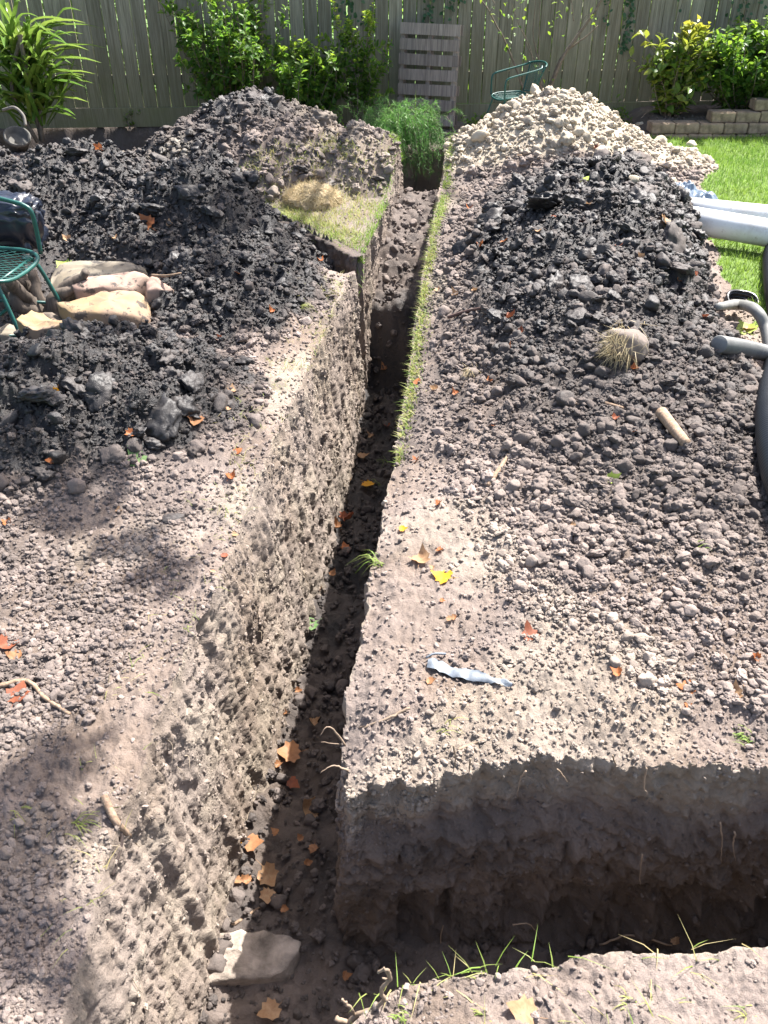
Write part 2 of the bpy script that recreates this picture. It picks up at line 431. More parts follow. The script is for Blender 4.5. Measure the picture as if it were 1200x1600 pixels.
def in_poly(x, y, poly):
    x = np.asarray(x); y = np.asarray(y); ins = np.zeros(x.shape, bool)
    m = (x > poly[:, 0].min()) & (x < poly[:, 0].max()) & (y > poly[:, 1].min()) & (y < poly[:, 1].max())
    idx = np.nonzero(m.ravel())[0]; xs = x.ravel()[idx]; ys = y.ravel()[idx]
    r = np.zeros(len(idx), bool); n = len(poly); j = n - 1
    order = np.argsort(ys); yso = ys[order]
    for i in range(n):
        x1, y1 = poly[i]; x2, y2 = poly[j]; j = i
        lo, hi = (y1, y2) if y1 < y2 else (y2, y1)
        a = np.searchsorted(yso, lo, 'left'); b = np.searchsorted(yso, hi, 'left')
        if b > a and y1 != y2:
            sel = order[a:b]
            r[sel] ^= xs[sel] < (x2 - x1) * (ys[sel] - y1) / (y2 - y1) + x1
    ins.ravel()[idx] = r
    return ins
def floor_z(x, y):
    z = np.interp(y, [0, 1.2, 3, 5.0, 5.38, 5.58, 6.1, 6.7, 7.3, 7.55, 7.7, 9], [-0.88, -0.87, -0.90, -1.02, -0.92, -0.44, -0.24, -0.14, -0.13, -0.35, -0.6, -0.6])
    z = z + 0.05 * fbm(x * 2.5, y * 2.5, 3, 101)
    # crumbs heaped along the foot of the left wall
    dl = x - np.interp(y, [0.9, 1.5, 2.4, 4, 5.0], [-0.5, -0.5, -0.40, -0.22, -0.14])
    z = z + 0.05 * sstep(0.16, -0.02, dl) * sstep(5.1, 4.8, y)
    z = z - 0.06 * sstep(0.1, 0.3, x - XR(y) + 0.15) * sstep(5.2, 5.4, y)
    return z

# fan-shaped grid, finer where it is nearer
NY, NX = 740, 800
yy = (0.10 + 0.8) * np.exp(np.linspace(0, math.log((10.45 + 0.8) / 0.9), NY)) - 0.8
sx = np.linspace(-1, 1, NX)
GX = sx[None, :] * (0.55 * yy[:, None] + 0.85); GY = np.repeat(yy[:, None], NX, 1)
ys_fix = FY(GX) + 0.35
GY = np.minimum(GY, ys_fix + 0 * GY) if False else GY

def rough_parts(x, y):
    R, C, B, D = heap_right(x, y), heap_clay(x, y), heap_brown(x, y), heap_dark(x, y)
    s, a = turf_side(x, y)
    big = np.clip(sstep(0.03, 0.16, R) * np.interp(y, [1.5, 3, 4.5], [0.18, 0.4, 0.9]) + sstep(0.03, 0.15, D) + 0.75 * sstep(0.03, 0.15, B) + 0.9 * sstep(0.02, 0.12, C), 0, 1)
    dn = np.where((s < 0.0) & (a > -0.3) & (a < 1.25) & (B < 0.06), 0.25, 1.0)
    return big * dn, 1.0 * dn
def ground(x, y):
    g = ground0(x, y); big, small = rough_parts(x, y)
    wx = x + 0.03 * perlin(x * 9, y * 9, 5); wy = y + 0.03 * perlin(x * 9 + 50, y * 9, 6)
    g = g + big * (0.05 * fbm(x * 3.2, y * 3.2, 3, 7) + 0.016 * fbm(x * 26, y * 26, 3, 8, 0.65) + 0.065 * lumps(wx, wy, 0.24, 21) * np.clip(0.4 + 1.4 * perlin(x * 2.5, y * 2.5, 22), 0, 1) + 0.045 * lumps(wx, wy, 0.11, 31) + 0.022 * lumps(wx, wy, 0.055, 32))
    lw = lawn_mask(x, y)
    sm = np.where(lw, 0.25, small)
    g = g + sm * (0.010 * fbm(x * 8, y * 8, 4, 9) + 0.0045 * fbm(x * 34, y * 34, 3, 10, 0.7) + 0.010 * lumps(wx, wy, 0.035, 33) * np.clip(0.5 + perlin(x * 3, y * 3, 34), 0, 1) + 0.006 * lumps(wx, wy, 0.016, 35))
    return g
GZ = ground(GX, GY)
inside = in_poly(GX, GY, LIP)
def Zall(x, y):
    x = np.atleast_1d(np.asarray(x, float)); y = np.atleast_1d(np.asarray(y, float))
    z = ground(x, y); ins = in_poly(x, y, LIP); return np.where(ins, floor_z(x, y), z)
def hit(u, v):
    """first point of the ground under a pixel of the photograph"""
    d = ray(u, v); t = np.linspace(1.2, 14, 2600); P = d[None] * t[:, None] + np.array([0, 0, CAMH])
    below = P[:, 2] < Zall(P[:, 0], P[:, 1])
    i = np.argmax(below) if below.any() else len(t) - 1
    return P[i]
def slope_n(p, e=0.05):
    z0 = ground0(np.array([p[0]]), np.array([p[1]]))[0]
    zx = ground0(np.array([p[0] + e]), np.array([p[1]]))[0]; zy = ground0(np.array([p[0]]), np.array([p[1] + e]))[0]
    n = Vector((-(zx - z0) / e, -(zy - z0) / e, 1.0)); n.x = max(-1.2, min(1.2, n.x)); n.y = max(-1.2, min(1.2, n.y)); return n.normalized()

idx = np.arange(NY * NX).reshape(NY, NX)
QF = np.stack([idx[:-1, :-1], idx[:-1, 1:], idx[1:, 1:], idx[1:, :-1]], -1).reshape(-1, 4)
insf = inside.ravel()[QF]
keep = insf.sum(1) < 2
QF = QF[keep]
fx, fy = GX.ravel()[QF].mean(1), GY.ravel()[QF].mean(1)
zone = zones(fx, fy)
zone = np.where(lawn_mask(fx, fy), 5, zone)
DK, PL = soil_attrs(GX.ravel(), GY.ravel(), GZ.ravel())
Vall = np.stack([GX.ravel(), GY.ravel(), GZ.ravel()], 1)
def sub(fmask):
    F = QF[fmask]; u, inv = np.unique(F.ravel(), return_inverse=True)
    return Vall[u], inv.reshape(F.shape), {'dark': DK[u], 'pale': PL[u]}
LAWN_SOIL = simple('lawn_soil', (0.10, 0.15, 0.04), 0.95, 0.2, 0.35, 20, 0.4)
ZNAMES = {0: 'ground', 1: 'spoil_heap', 2: 'clay_heap', 3: 'spoil_heap', 4: 'spoil_heap', 5: 'lawn'}
ZOBJ = {}
for k, nm in ZNAMES.items():
    V, F, A = sub(zone == k)
    me = np_mesh(nm, V, F, True, A)
    ZOBJ[k] = link(nm, me, LAWN_SOIL if k == 5 else SOIL)
tag(ZOBJ[0], kind='structure'); tag(ZOBJ[5], kind='structure')
tag(ZOBJ[1], 'long grey spoil heap right of the trench, dark at its crest and gravelly near', 'dirt heap', 'heaps of dug soil')
tag(ZOBJ[2], 'pale cream clay heap behind the others, beside the lawn and brick wall', 'dirt heap', 'heaps of dug soil')
tag(ZOBJ[3], 'brown rounded spoil heap left of the trench, in front of the green bushes', 'dirt heap', 'heaps of dug soil')
tag(ZOBJ[4], 'wet black spoil heap behind the sandstone slabs and the near green chair', 'dirt heap', 'heaps of dug soil')

# ------------------------------------------------------------------ trench walls
def wall_section(i0, i1, name, nt, style, crumbs=0):
    L = LIP[i0:i1]; Lw = LIPLOW[i0:i1]; Wh = whi[i0:i1]; Fo = FOOT[i0:i1]; N = NRM[i0:i1]; A = arc[i0:i1]; n = len(L)
    top = np.linspace(-0.075, 0, 10)[:-1]; q = np.concatenate([np.linspace(0, 1, nt) ** 0.95])
    zg = ground(L[:, 0] - N[:, 0] * .01, L[:, 1] - N[:, 1] * .01)
    zsm = np.convolve(np.pad(zg, 4, 'edge'), np.ones(9) / 9, 'valid')
    rows = []; dks = []; pls = []
    for t in top:
        P = L + N * t
        z = ground(P[:, 0], P[:, 1]) - 0.012 * (t / -0.075)
        rows.append(np.stack([P[:, 0], P[:, 1], z], 1)); d, p = soil_attrs(P[:, 0], P[:, 1], z); dks.append(d); pls.append(p)
    for k in q:
        dep = k * 1.08
        P = Lw + (Fo - Lw) * min(1, k * 1.1) + N * (Wh * math.exp(-7 * k))[:, None]
        z = zsm - dep
        fade = sstep(0, 0.07, np.array(k))
        s = A; tt = z
        d = 0.015 * fbm(s * 3.0, tt * 3.0, 3, 111) + 0.007 * fbm(s * 11, tt * 11, 5, 112, 0.6) + 0.004 * fbm(s * 70, tt * 60, 3, 115, 0.6) + 0.005 * lumps(s + 0.02 * perlin(s * 20, tt * 20, 1), tt, 0.035, 113) * sstep(-.2, .5, perlin(s * 5, tt * 5, 116))
        d0 = d
        if style == 'left':     # upright tooth scrapes
            msk = 0.25 + 0.95 * sstep(-0.35, 0.45, perlin(s * 2.3, tt * 2.6, 127))
            d = 0.015 * fbm(s * 3.0, tt * 3.0, 3, 111) + (d - 0.015 * fbm(s * 3.0, tt * 3.0, 3, 111)) * msk
            d = d + 0.010 * fbm(s * 15, tt * 1.1, 4, 121, 0.6) + 0.003 * fbm(s * 60, tt * 6, 3, 124) + 0.0065 * fbm(s * 26, tt * 17, 5, 126, 0.68) + 0.004 * lumps(s, tt * .8, 0.022, 128) * sstep(-.3, .4, perlin(s * 7, tt * 7, 129)) + 0.03 * np.minimum(0, perlin(s * 5, tt * 1.6, 122) + 0.15) + msk * 0.026 * np.minimum(0, perlin(s * 9, tt * 4, 125) + 0.42)
        if style == 'cross':    # scalloped bucket bites in the lower half, a ledge of turf above
            low = sstep(0.42, 0.55, np.array(k)) * sstep(0.77, 0.66, np.array(k))
            saw = (s * 6.3 + 0.25 * perlin(s * 4, s * 0, 5) + 0.6 * k) % 1.0
            d = d - low * 0.095 * np.sqrt(np.clip(1 - (2 * saw - 1) ** 2, 0, 1)) * np.clip(0.3 + _h(np.floor(s * 6.3), np.floor(s * 0), 3), 0, 1)
            saw2 = (s * 3.1 + 0.3 * perlin(s * 3, s * 0, 15)) % 1.0
            d = d + 0.018 * sstep(0.18, 0.30, np.array(k)) * sstep(1.0, 0.5, np.array(k)) - 0.022 * sstep(0.03, 0.08, np.array(k)) * sstep(0.26, 0.2, np.array(k)) * np.sqrt(np.clip(1 - (2 * saw2 - 1) ** 2, 0, 1))
            wx, wt = s + 0.03 * perlin(s * 9, tt * 9, 136), tt + 0.03 * perlin(s * 9 + 7, tt * 9, 137)
            mid = sstep(0.16, 0.3, np.array(k))
            d = d + mid * (0.012 * lumps(wx, wt * 1.2, 0.13, 138) + 0.017 * lumps(wx, wt, 0.05, 139) + 0.009 * lumps(wx, wt, 0.024, 143)) - 0.02
            d = d - 0.018 * mid * sstep(0.10, 0.0, np.abs(perlin(wx * 6, wt * 5, 140)))
            d = d + 0.022 * np.abs(fbm(s * 9, tt * 7, 5, 133, 0.6)) + 0.008 * fbm(s * 40, tt * 34, 4, 134, 0.6) + 0.02 * np.minimum(0, perlin(s * 14, tt * 9, 135) + .25)
        d = d0 + (d - d0) * (sstep(0.0, 0.16, s - s[0]) if style == 'cross' else 1.0)
        d = d * (0.25 + 0.75 * fade)
        if style == 'bank': d = d * 0.6
        rnd = 0.012 * (1 - sstep(0, 0.05, np.array(k)))
        rows.append(np.stack([P[:, 0] + N[:, 0] * d, P[:, 1] + N[:, 1] * d, z - 0.0 * rnd], 1))
        nz = fbm(s * 4, tt * 4, 4, 141)
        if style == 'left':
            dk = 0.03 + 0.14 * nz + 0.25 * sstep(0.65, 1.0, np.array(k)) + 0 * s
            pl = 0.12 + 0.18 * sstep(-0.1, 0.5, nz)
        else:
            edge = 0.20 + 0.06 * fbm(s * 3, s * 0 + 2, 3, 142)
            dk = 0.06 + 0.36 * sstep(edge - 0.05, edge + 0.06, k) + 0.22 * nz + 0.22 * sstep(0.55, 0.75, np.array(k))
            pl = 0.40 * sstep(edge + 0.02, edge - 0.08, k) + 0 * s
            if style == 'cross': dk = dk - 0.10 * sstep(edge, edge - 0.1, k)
        dks.append(np.clip(dk, 0, 1)); pls.append(np.clip(pl, 0, 1))
    V = np.stack(rows, 0); m = V.shape[0]
    ii = np.arange(m * n).reshape(m, n)
    F = np.stack([ii[:-1, :-1], ii[1:, :-1], ii[1:, 1:], ii[:-1, 1:]], -1).reshape(-1, 4)
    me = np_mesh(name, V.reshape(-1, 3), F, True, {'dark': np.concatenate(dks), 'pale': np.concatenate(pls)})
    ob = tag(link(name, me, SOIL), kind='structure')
    if crumbs:
        ri = 6 + (rng.random(crumbs) ** 1.3 * (m - 8)).astype(int); ci = rng.integers(0, n, crumbs)
        pk = fbm(A[ci] * 5, V[ri, ci, 2] * 4, 3, 145) + rng.normal(0, .35, crumbs)
        ok = (pk > -0.1) & (V[ri, ci, 1] < 7.6); ri, ci = ri[ok], ci[ok]
        if style == 'cross':   # crumbs lying thickly on the broken corner
            nc = int(np.argmax(A - A[0] > 0.34)); kc = 2600; r2 = (8 + np.abs(rng.normal(0, 22, kc))).astype(int) % (m - 10); c2 = rng.integers(0, nc, kc)
            g2 = fbm(A[c2] * 14, r2 * .12, 2, 146) > -.05; ri = np.concatenate([ri, r2[g2]]); ci = np.concatenate([ci, c2[g2]])
        WALLC.append((ob, V[ri, ci], np.stack(dks)[ri, ci], np.stack(pls)[ri, ci]))
    return ob
WALLC = []
def first(seg): return int(np.argmax(SEG >= seg))
iA, iB, iC, iD, iE = first(7) + 1, first(14) + 1, first(20), first(26) + 1, len(SEG)
wall_section(0, iA, 'trench_wall', 130, 'left', 15000)
wall_section(iA - 1, iB, 'trench_wall', 80, 'left', 5000)
wall_section(iB - 1, iC + 1, 'trench_wall', 60, 'right', 3000)
wall_section(iC, iD, 'trench_wall', 170, 'cross', 11000)
wall_section(iD - 1, iE, 'trench_wall', 50, 'bank')

# dark earth face under the front edge of the turf
ns, nt_ = 220, 34
dT = (TL - TC) / np.linalg.norm(TL - TC); nT = np.array([dT[1], -dT[0]]); nT = -nT if nT[1] > 0 else nT
sa = np.linspace(-0.02, 1.45, ns); P0 = TC[None] + dT[None] * sa[:, None]; wob = 0.02 * fbm(sa * 6, sa * 0, 3, 201)
rowsT = []
for k in np.linspace(-0.12, 1, nt_):
    off = (0.066 + .5 * wob + 0.020 * fbm(sa * 14, sa * 0 + k * 4, 4, 202, .65) + 0.02 * lumps(sa, sa * 0 + k * .42, .06, 203)) if k >= 0 else (0.066 + .5 * wob + k * .6)
    Q = P0 + nT[None] * np.reshape(off, (-1, 1)); zt = ground(P0[:, 0] - nT[0] * .03, P0[:, 1] - nT[1] * .03) + .002
    rowsT.append(np.stack([Q[:, 0], Q[:, 1], zt + .004 - max(0, k) * 0.42 - (0.10 * k * k if k < 0 else 0)], 1))
ii = np.arange(ns * nt_).reshape(nt_, ns); FT = np.stack([ii[:-1, :-1], ii[:-1, 1:], ii[1:, 1:], ii[1:, :-1]], -1).reshape(-1, 4)
tag(link('turf_face', np_mesh('turf_face', np.vstack(rowsT), FT, True, {'dark': np.clip(.5 + .25 * fbm(np.tile(sa * 8, nt_), np.repeat(np.arange(nt_) * .2, ns), 3, 204), 0, 1), 'pale': np.zeros(ns * nt_)}), SOIL), kind='structure')

# trench floor
def floor_grid(xs, ys, name):
    X, Y = np.meshgrid(xs, ys); Z = floor_z(X, Y)
    Z = Z + 0.02 * fbm(X * 6, Y * 6, 4, 151) + 0.014 * lumps(X, Y, 0.05, 152) + 0.03 * lumps(X, Y, 0.13, 153) * sstep(5.0, 5.3, Y) + 0.006 * lumps(X, Y, 0.02, 154)
    c = 0.5 * (LIP.min(0) + LIP.max(0))
    ins = in_poly(X, Y, LIP)
    for ox, oy in ((.12, 0), (-.12, 0), (0, .14), (0, -.14), (-.09, .09), (-.09, -.09)): ins |= in_poly(X + ox, Y + oy, LIP)
    ii = np.arange(X.size).reshape(X.shape)
    F = np.stack([ii[:-1, :-1], ii[:-1, 1:], ii[1:, 1:], ii[1:, :-1]], -1).reshape(-1, 4)
    F = F[ins.ravel()[F].any(1)]
    dk = np.clip(0.58 + 0.34 * sstep(2.2, 3.4, Y) + 0.2 * fbm(X * 4, Y * 4, 3, 161) - 0.40 * sstep(5.3, 6.0, Y) - 0.25 * sstep(1.45, 1.3, Y), 0, 1); pl = X * 0  # soil darkened farther along: shade of the deep, narrow trench put into colour
    u, inv = np.unique(F.ravel(), return_inverse=True)
    V = np.stack([X.ravel(), Y.ravel(), Z.ravel()], 1)[u]
    me = np_mesh(name, V, inv.reshape(F.shape), True, {'dark': dk.ravel()[u], 'pale': pl.ravel()[u]})
    return tag(link(name, me, SOIL), kind='structure')
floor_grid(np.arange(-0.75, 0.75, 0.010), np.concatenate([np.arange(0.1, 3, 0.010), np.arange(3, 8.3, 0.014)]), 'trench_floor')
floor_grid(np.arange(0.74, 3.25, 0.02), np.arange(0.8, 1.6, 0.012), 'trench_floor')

# land beyond the plot, to the horizon
Mg = simple('field_grass', (0.10, 0.17, 0.05), 0.95, 0.2, 0.3, 3, 0.2)
me = bpy.data.meshes.new('field')
yN, yF = yy[0], yy[-1]; wN, wF = 0.55 * yN + .85, 0.55 * yF + .85
me.from_pydata([(-wN, yN, -.02), (wN, yN, -.02), (wF, yF, -.02), (-wF, yF, -.02), (-200, -60, -.03), (200, -60, -.03), (200, 300, -.03), (-200, 300, -.03)], [],
               [(4, 5, 1, 0), (5, 6, 2, 1), (6, 7, 3, 2), (7, 4, 0, 3)])
tag(link('field', me, Mg), kind='structure')

# ------------------------------------------------------------------ clods: a few shapes, many copies
def clod_mesh(seed, flat=1.0, sub=3, cut=5):
    bm = bmesh.new(); bmesh.ops.create_icosphere(bm, subdivisions=sub, radius=1.0)
    r = random.Random(seed); pl = []
    for _ in range(cut):
        v = Vector((r.gauss(0, 1), r.gauss(0, 1), r.gauss(0, 1))).normalized(); pl.append((v, r.uniform(0.45, 0.85)))
    sx_, sy_ = r.uniform(.8, 1.2), r.uniform(.75, 1.1); o = Vector((seed * 3.7, seed * 1.3, 0))
    for v in bm.verts:
        p = v.co.copy(); d = p.normalized()
        k = 1 + 0.34 * mnoise.noise(d * 1.3 + o) + 0.20 * mnoise.noise(d * 3.1 + o) + 0.10 * mnoise.noise(d * 7 + o)
        p = d * k
        for n, dd in pl:
            e = p.dot(n) - dd
            if e > 0: p -= n * e * 0.85
        if seed % 2 == 0: p += d * 0.34 * (0.42 - mnoise.voronoi(p * 2.1 + o)[0][0]) + d * 0.16 * (0.4 - mnoise.voronoi(p * 4.7 + o)[0][0])
        p += d * 0.06 * mnoise.noise(p * 6 + o)
        if seed > 40: p += d * (0.16 * mnoise.noise(p * 3.5 + o) + 0.10 * mnoise.noise(p * 8 + o) + 0.05 * mnoise.noise(p * 17 + o))
        v.co = Vector((p.x * sx_, p.y * sy_, p.z * flat))
    me = bpy.data.meshes.new('clod'); bm.to_mesh(me); bm.free()
    me.polygons.foreach_set('use_smooth', [True] * len(me.polygons)); me.materials.append(CLOD); return me
CLODS = [clod_mesh(i, 1.0 if i < 6 else 0.6, 4 if i % 2 == 0 else 3) for i in range(9)]
SLABS = [clod_mesh(41 + 2 * i, 0.40, 4, 9) for i in range(5)]

# scatter in the fan; sizes follow a power law
NC = 230000
ty = rng.random(NC); cy_ = (0.8 + 0.8) * np.exp(ty * math.log((9.3 + 0.8) / 1.6)) - 0.8
cx_ = (rng.random(NC) * 2 - 1) * (0.47 * cy_ + 0.5)
ok = ~in_poly(cx_, cy_, LIP) & ~lawn_mask(cx_, cy_) & (cy_ < FY(cx_) - 0.1)
cx_, cy_ = cx_[ok], cy_[ok]
cz_ = zones(cx_, cy_); big_, sm_ = rough_parts(cx_, cy_); dk_, pl_ = soil_attrs(cx_, cy_, cy_ * 0)
grav = sstep(-0.62, -0.85, cx_) * sstep(3.2, 2.6, cy_)
rmin = 0.0022 + 0.00095 * cy_
rmax = np.select([cz_ == 0, cz_ == 1, cz_ == 2, cz_ == 3, cz_ == 4], [0.012 + 0.006 * grav, np.interp(cy_, [1.5, 3, 4, 5], [0.022, 0.034, 0.045, 0.055]), 0.065, 0.045, 0.045])
# gravelly near left and near right
al = 0.55 * fbm(cx_ * 2.3, cy_ * 2.3, 3, 173) + np.select([cz_ == 0, cz_ == 1], [3.3 - 1.0 * grav, np.interp(cy_, [1.5, 2.5, 5], [2.4, 2.2, 2.5])], np.where(cz_ == 4, 2.9, 2.5))
cr = np.minimum(rmin * (1 - rng.random(len(cx_))) ** (-1 / al), rmax * rng.uniform(0.6, 1.0, len(cx_)))
s_, a_ = turf_side(cx_, cy_); turfm = (in_turf(cx_, cy_) > 0.4) & (heap_brown(cx_, cy_) < 0.08)
patch = fbm(cx_ * 1.7, cy_ * 1.7, 3, 171)
dens = np.select([cz_ == 0], [np.clip(0.24 + 0.56 * grav * sstep(-0.5, 0.35, patch) + 0.25 * patch - 0.18 * (cy_ < 1.02) * (cx_ > -.2), 0.04, 1)], np.clip(0.80 + 0.55 * patch, 0.30, 1))
dens = np.where(turfm, 0.03, dens)
near_lip = sstep(0.30, 0.05, cx_ - XR(cy_)) * (cx_ > XR(cy_) - 0.01)
strip = (cx_ > XR(cy_)) & (cx_ < XR(cy_) + .40) & (cy_ > 2.5)
dens = np.where(strip, np.clip(np.maximum(dens, .55 + .4 * patch), .2, 1), dens)
dens = dens * (1 - 0.5 * near_lip * (cy_ > 1.5) * sstep(3.4, 2.4, cy_))
ok = rng.random(len(cx_)) < dens
cx_, cy_, cr, cz_, dk_, pl_ = cx_[ok], cy_[ok], cr[ok], cz_[ok], dk_[ok], pl_[ok]
cg = ground(cx_, cy_)
def euler_rand(n): return np.stack([rng.uniform(-.6, .6, n), rng.uniform(-.6, .6, n), rng.uniform(0, 6.28, n)], 1)

def scatter_object(name, P, R, SC, IDX, DKa, PLa, sources, parent):
    me = np_mesh(name, P, np.zeros((0, 3), np.int32), True, {'erot': R, 'escl': SC, 'pick': IDX.astype(np.int32), 'dark': DKa, 'pale': PLa})
    me.materials.append(CLOD)
    o = link(name, me, None, parent); tag(o, kind='stuff')
    ng = bpy.data.node_groups.get('scatter_clods')
    if ng is None:
        ng = bpy.data.node_groups.new('scatter_clods', 'GeometryNodeTree')
        ng.interface.new_socket('Geometry', in_out='INPUT', socket_type='NodeSocketGeometry')
        ng.interface.new_socket('Geometry', in_out='OUTPUT', socket_type='NodeSocketGeometry')
        N = ng.nodes; Lk = ng.links
        gi = N.new('NodeGroupInput'); go = N.new('NodeGroupOutput')
        iop = N.new('GeometryNodeInstanceOnPoints'); jn = N.new('GeometryNodeJoinGeometry')
        for so in reversed(sources):
            oi = N.new('GeometryNodeObjectInfo'); oi.inputs['Object'].default_value = so; oi.inputs['As Instance'].default_value = True
            oi.transform_space = 'ORIGINAL'; Lk.new(oi.outputs['Geometry'], jn.inputs[0])
        def na(n, t):
            x = N.new('GeometryNodeInputNamedAttribute'); x.data_type = t; x.inputs['Name'].default_value = n
            return [s for s in x.outputs if s.enabled and s.name == 'Attribute'][0]
        e2r = N.new('FunctionNodeEulerToRotation')
        Lk.new(na('erot', 'FLOAT_VECTOR'), e2r.inputs[0])
        Lk.new(gi.outputs[0], iop.inputs['Points']); Lk.new(jn.outputs[0], iop.inputs['Instance'])
        iop.inputs['Pick Instance'].default_value = True
        Lk.new(na('pick', 'INT'), iop.inputs['Instance Index']); Lk.new(e2r.outputs[0], iop.inputs['Rotation'])
        Lk.new(na('escl', 'FLOAT_VECTOR'), iop.inputs['Scale']); Lk.new(iop.outputs[0], go.inputs[0])
    md = o.modifiers.new('scatter', 'NODES'); md.node_group = ng
    return o

def put_clod(parent, x, y, z, r, dk, pl, me=None, name='clod', rot=None, aniso=True):
    o = bpy.data.objects.new(name, me or random.choice(CLODS)); COL.objects.link(o)
    o.parent = parent; o.location = (x, y, z)
    o.rotation_euler = rot or (random.uniform(-.6, .6), random.uniform(-.6, .6), random.uniform(0, 6.28))
    o.scale = (r * random.uniform(.85, 1.2), r * random.uniform(.85, 1.2), r * random.uniform(.7, 1.0)) if aniso else (r, r, r)
    o['dark'] = float(dk); o['pale'] = float(pl)
    return o
SRC = []
for i, m_ in enumerate(CLODS):        # one clod of each shape lies on the right heap; the small ones are copies of them
    x, y = 0.55 + 0.08 * i, 3.1 + 0.11 * i
    z = ground(np.array([x]), np.array([y]))[0]
    SRC.append(put_clod(ZOBJ[1], x, y, z, 0.02, 0.6, 0, m_))
for k in range(5):
    sel = np.nonzero(cz_ == k)[0]
    if not len(sel): continue
    par = ZOBJ[k]; show = cr[sel] / np.hypot(cy_[sel], 1.7)
    o_ = np.argsort(-show); nbig = 250
    bigs = sel[o_[:nbig]]; rest = sel[o_[nbig:]]
    for i in bigs:
        put_clod(par, cx_[i], cy_[i], cg[i] + 0.15 * cr[i], cr[i], min(1, dk_[i] * random.uniform(.8, 1.15)), pl_[i] * random.uniform(.7, 1.1))
    n = len(rest); R = cr[rest]
    sc = np.stack([R * rng.uniform(.8, 1.25, n), R * rng.uniform(.8, 1.25, n), R * rng.uniform(.65, 1.05, n)], 1)
    scatter_object('loose_soil', np.stack([cx_[rest], cy_[rest], cg[rest] + 0.2 * R], 1), euler_rand(n), sc, rng.integers(0, len(SRC), n),
                   np.clip(dk_[rest] * rng.uniform(.75, 1.2, n), 0, 1), pl_[rest] * rng.uniform(.7, 1.1, n), SRC, par)
# larger sticky lumps half sunk into the dark heaps
for par, pts in ((ZOBJ[4], [(rng.uniform(-2.9, -.6), rng.uniform(4.5, 6.6)) for _ in range(34)] + [(rng.uniform(-1.9, -.75), rng.uniform(2.8, 4.0)) for _ in range(12)]), (ZOBJ[1], [(rng.uniform(.6, 1.8), rng.uniform(3.9, 6.3)) for _ in range(36)]), (ZOBJ[3], [(rng.uniform(-1.9, .0), rng.uniform(6.7, 7.8)) for _ in range(24)])):
    for x, y in pts:
        xa, ya = np.array([x]), np.array([y]); d_, p_ = soil_attrs(xa, ya, ya); r = rng.uniform(.035, .085)
        if ZOBJ[int(zones(xa, ya)[0])] is par and in_turf(xa, ya)[0] < .3: put_clod(par, x, y, ground(xa, ya)[0] - .15 * r, r, d_[0], p_[0], CLODS[2 * rng.integers(0, 5)])
# crumbs on the trench floor
nf = 9000
ty = rng.random(nf); fy_ = 2.0 * np.exp(ty * math.log(9.4 / 2.0)) - 1.1; fx_ = rng.uniform(-0.7, 1.6, nf)
ok = in_poly(fx_, fy_, LIP); fx_, fy_ = fx_[ok], fy_[ok]; n = len(fx_)
fr = np.minimum((0.004 + 0.001 * fy_) * (1 - rng.random(n)) ** (-1 / 2.2), 0.035)
fzz = floor_z(fx_, fy_) + 0.02
fl_par = bpy.data.objects['trench_floor']
scatter_object('loose_soil', np.stack([fx_, fy_, fzz], 1), euler_rand(n), np.repeat(fr[:, None], 3, 1), rng.integers(0, len(SRC), n),
               np.clip(0.55 + 0.25 * rng.random(n) + .15 * sstep(2.2, 3.4, fy_) - 0.35 * sstep(5.4, 6, fy_), 0, 1), np.zeros(n), SRC, fl_par)  # far crumbs tinted darker too, the same painted trench shade
# crumbs stuck to the walls' faces
for ob, P, d_, p_ in WALLC:
    n = len(P); r = np.minimum((0.0018 + 0.0008 * P[:, 1]) * (1 - rng.random(n)) ** (-1 / 3.0), 0.011)
    scatter_object('loose_soil', P - np.array([.25, 0, .3]) * r[:, None] * (P[:, :1] < 0), euler_rand(n), r[:, None] * rng.uniform(.6, 1.2, (n, 3)), rng.integers(0, len(SRC), n), np.clip(d_ + rng.uniform(-.1, .2, n), 0, 1), p_ * rng.uniform(.5, 1.2, n), SRC, ob)

# fine root hairs hanging on the left wall
m = MB(); ob, P, _, _ = WALLC[0]; sel = rng.choice(len(P), 150, replace=False)
for q in P[sel]:
    L = rng.uniform(.02, .075); C = spline([q + [-.004, 0, 0], q + np.array([.012, rng.normal(0, .012), -L * .4]), q + np.array([.010 + rng.normal(0, .006), rng.normal(0, .02), -L])], 7); m.tube(C, np.linspace(.0012, .0004, 7) * (.8 + .25 * q[1]), 4, False)
tag(m.build('root_hairs', simple('root_hair', (.33, .27, .20), .85, .2, .2, 30, .1), ob), kind='stuff')
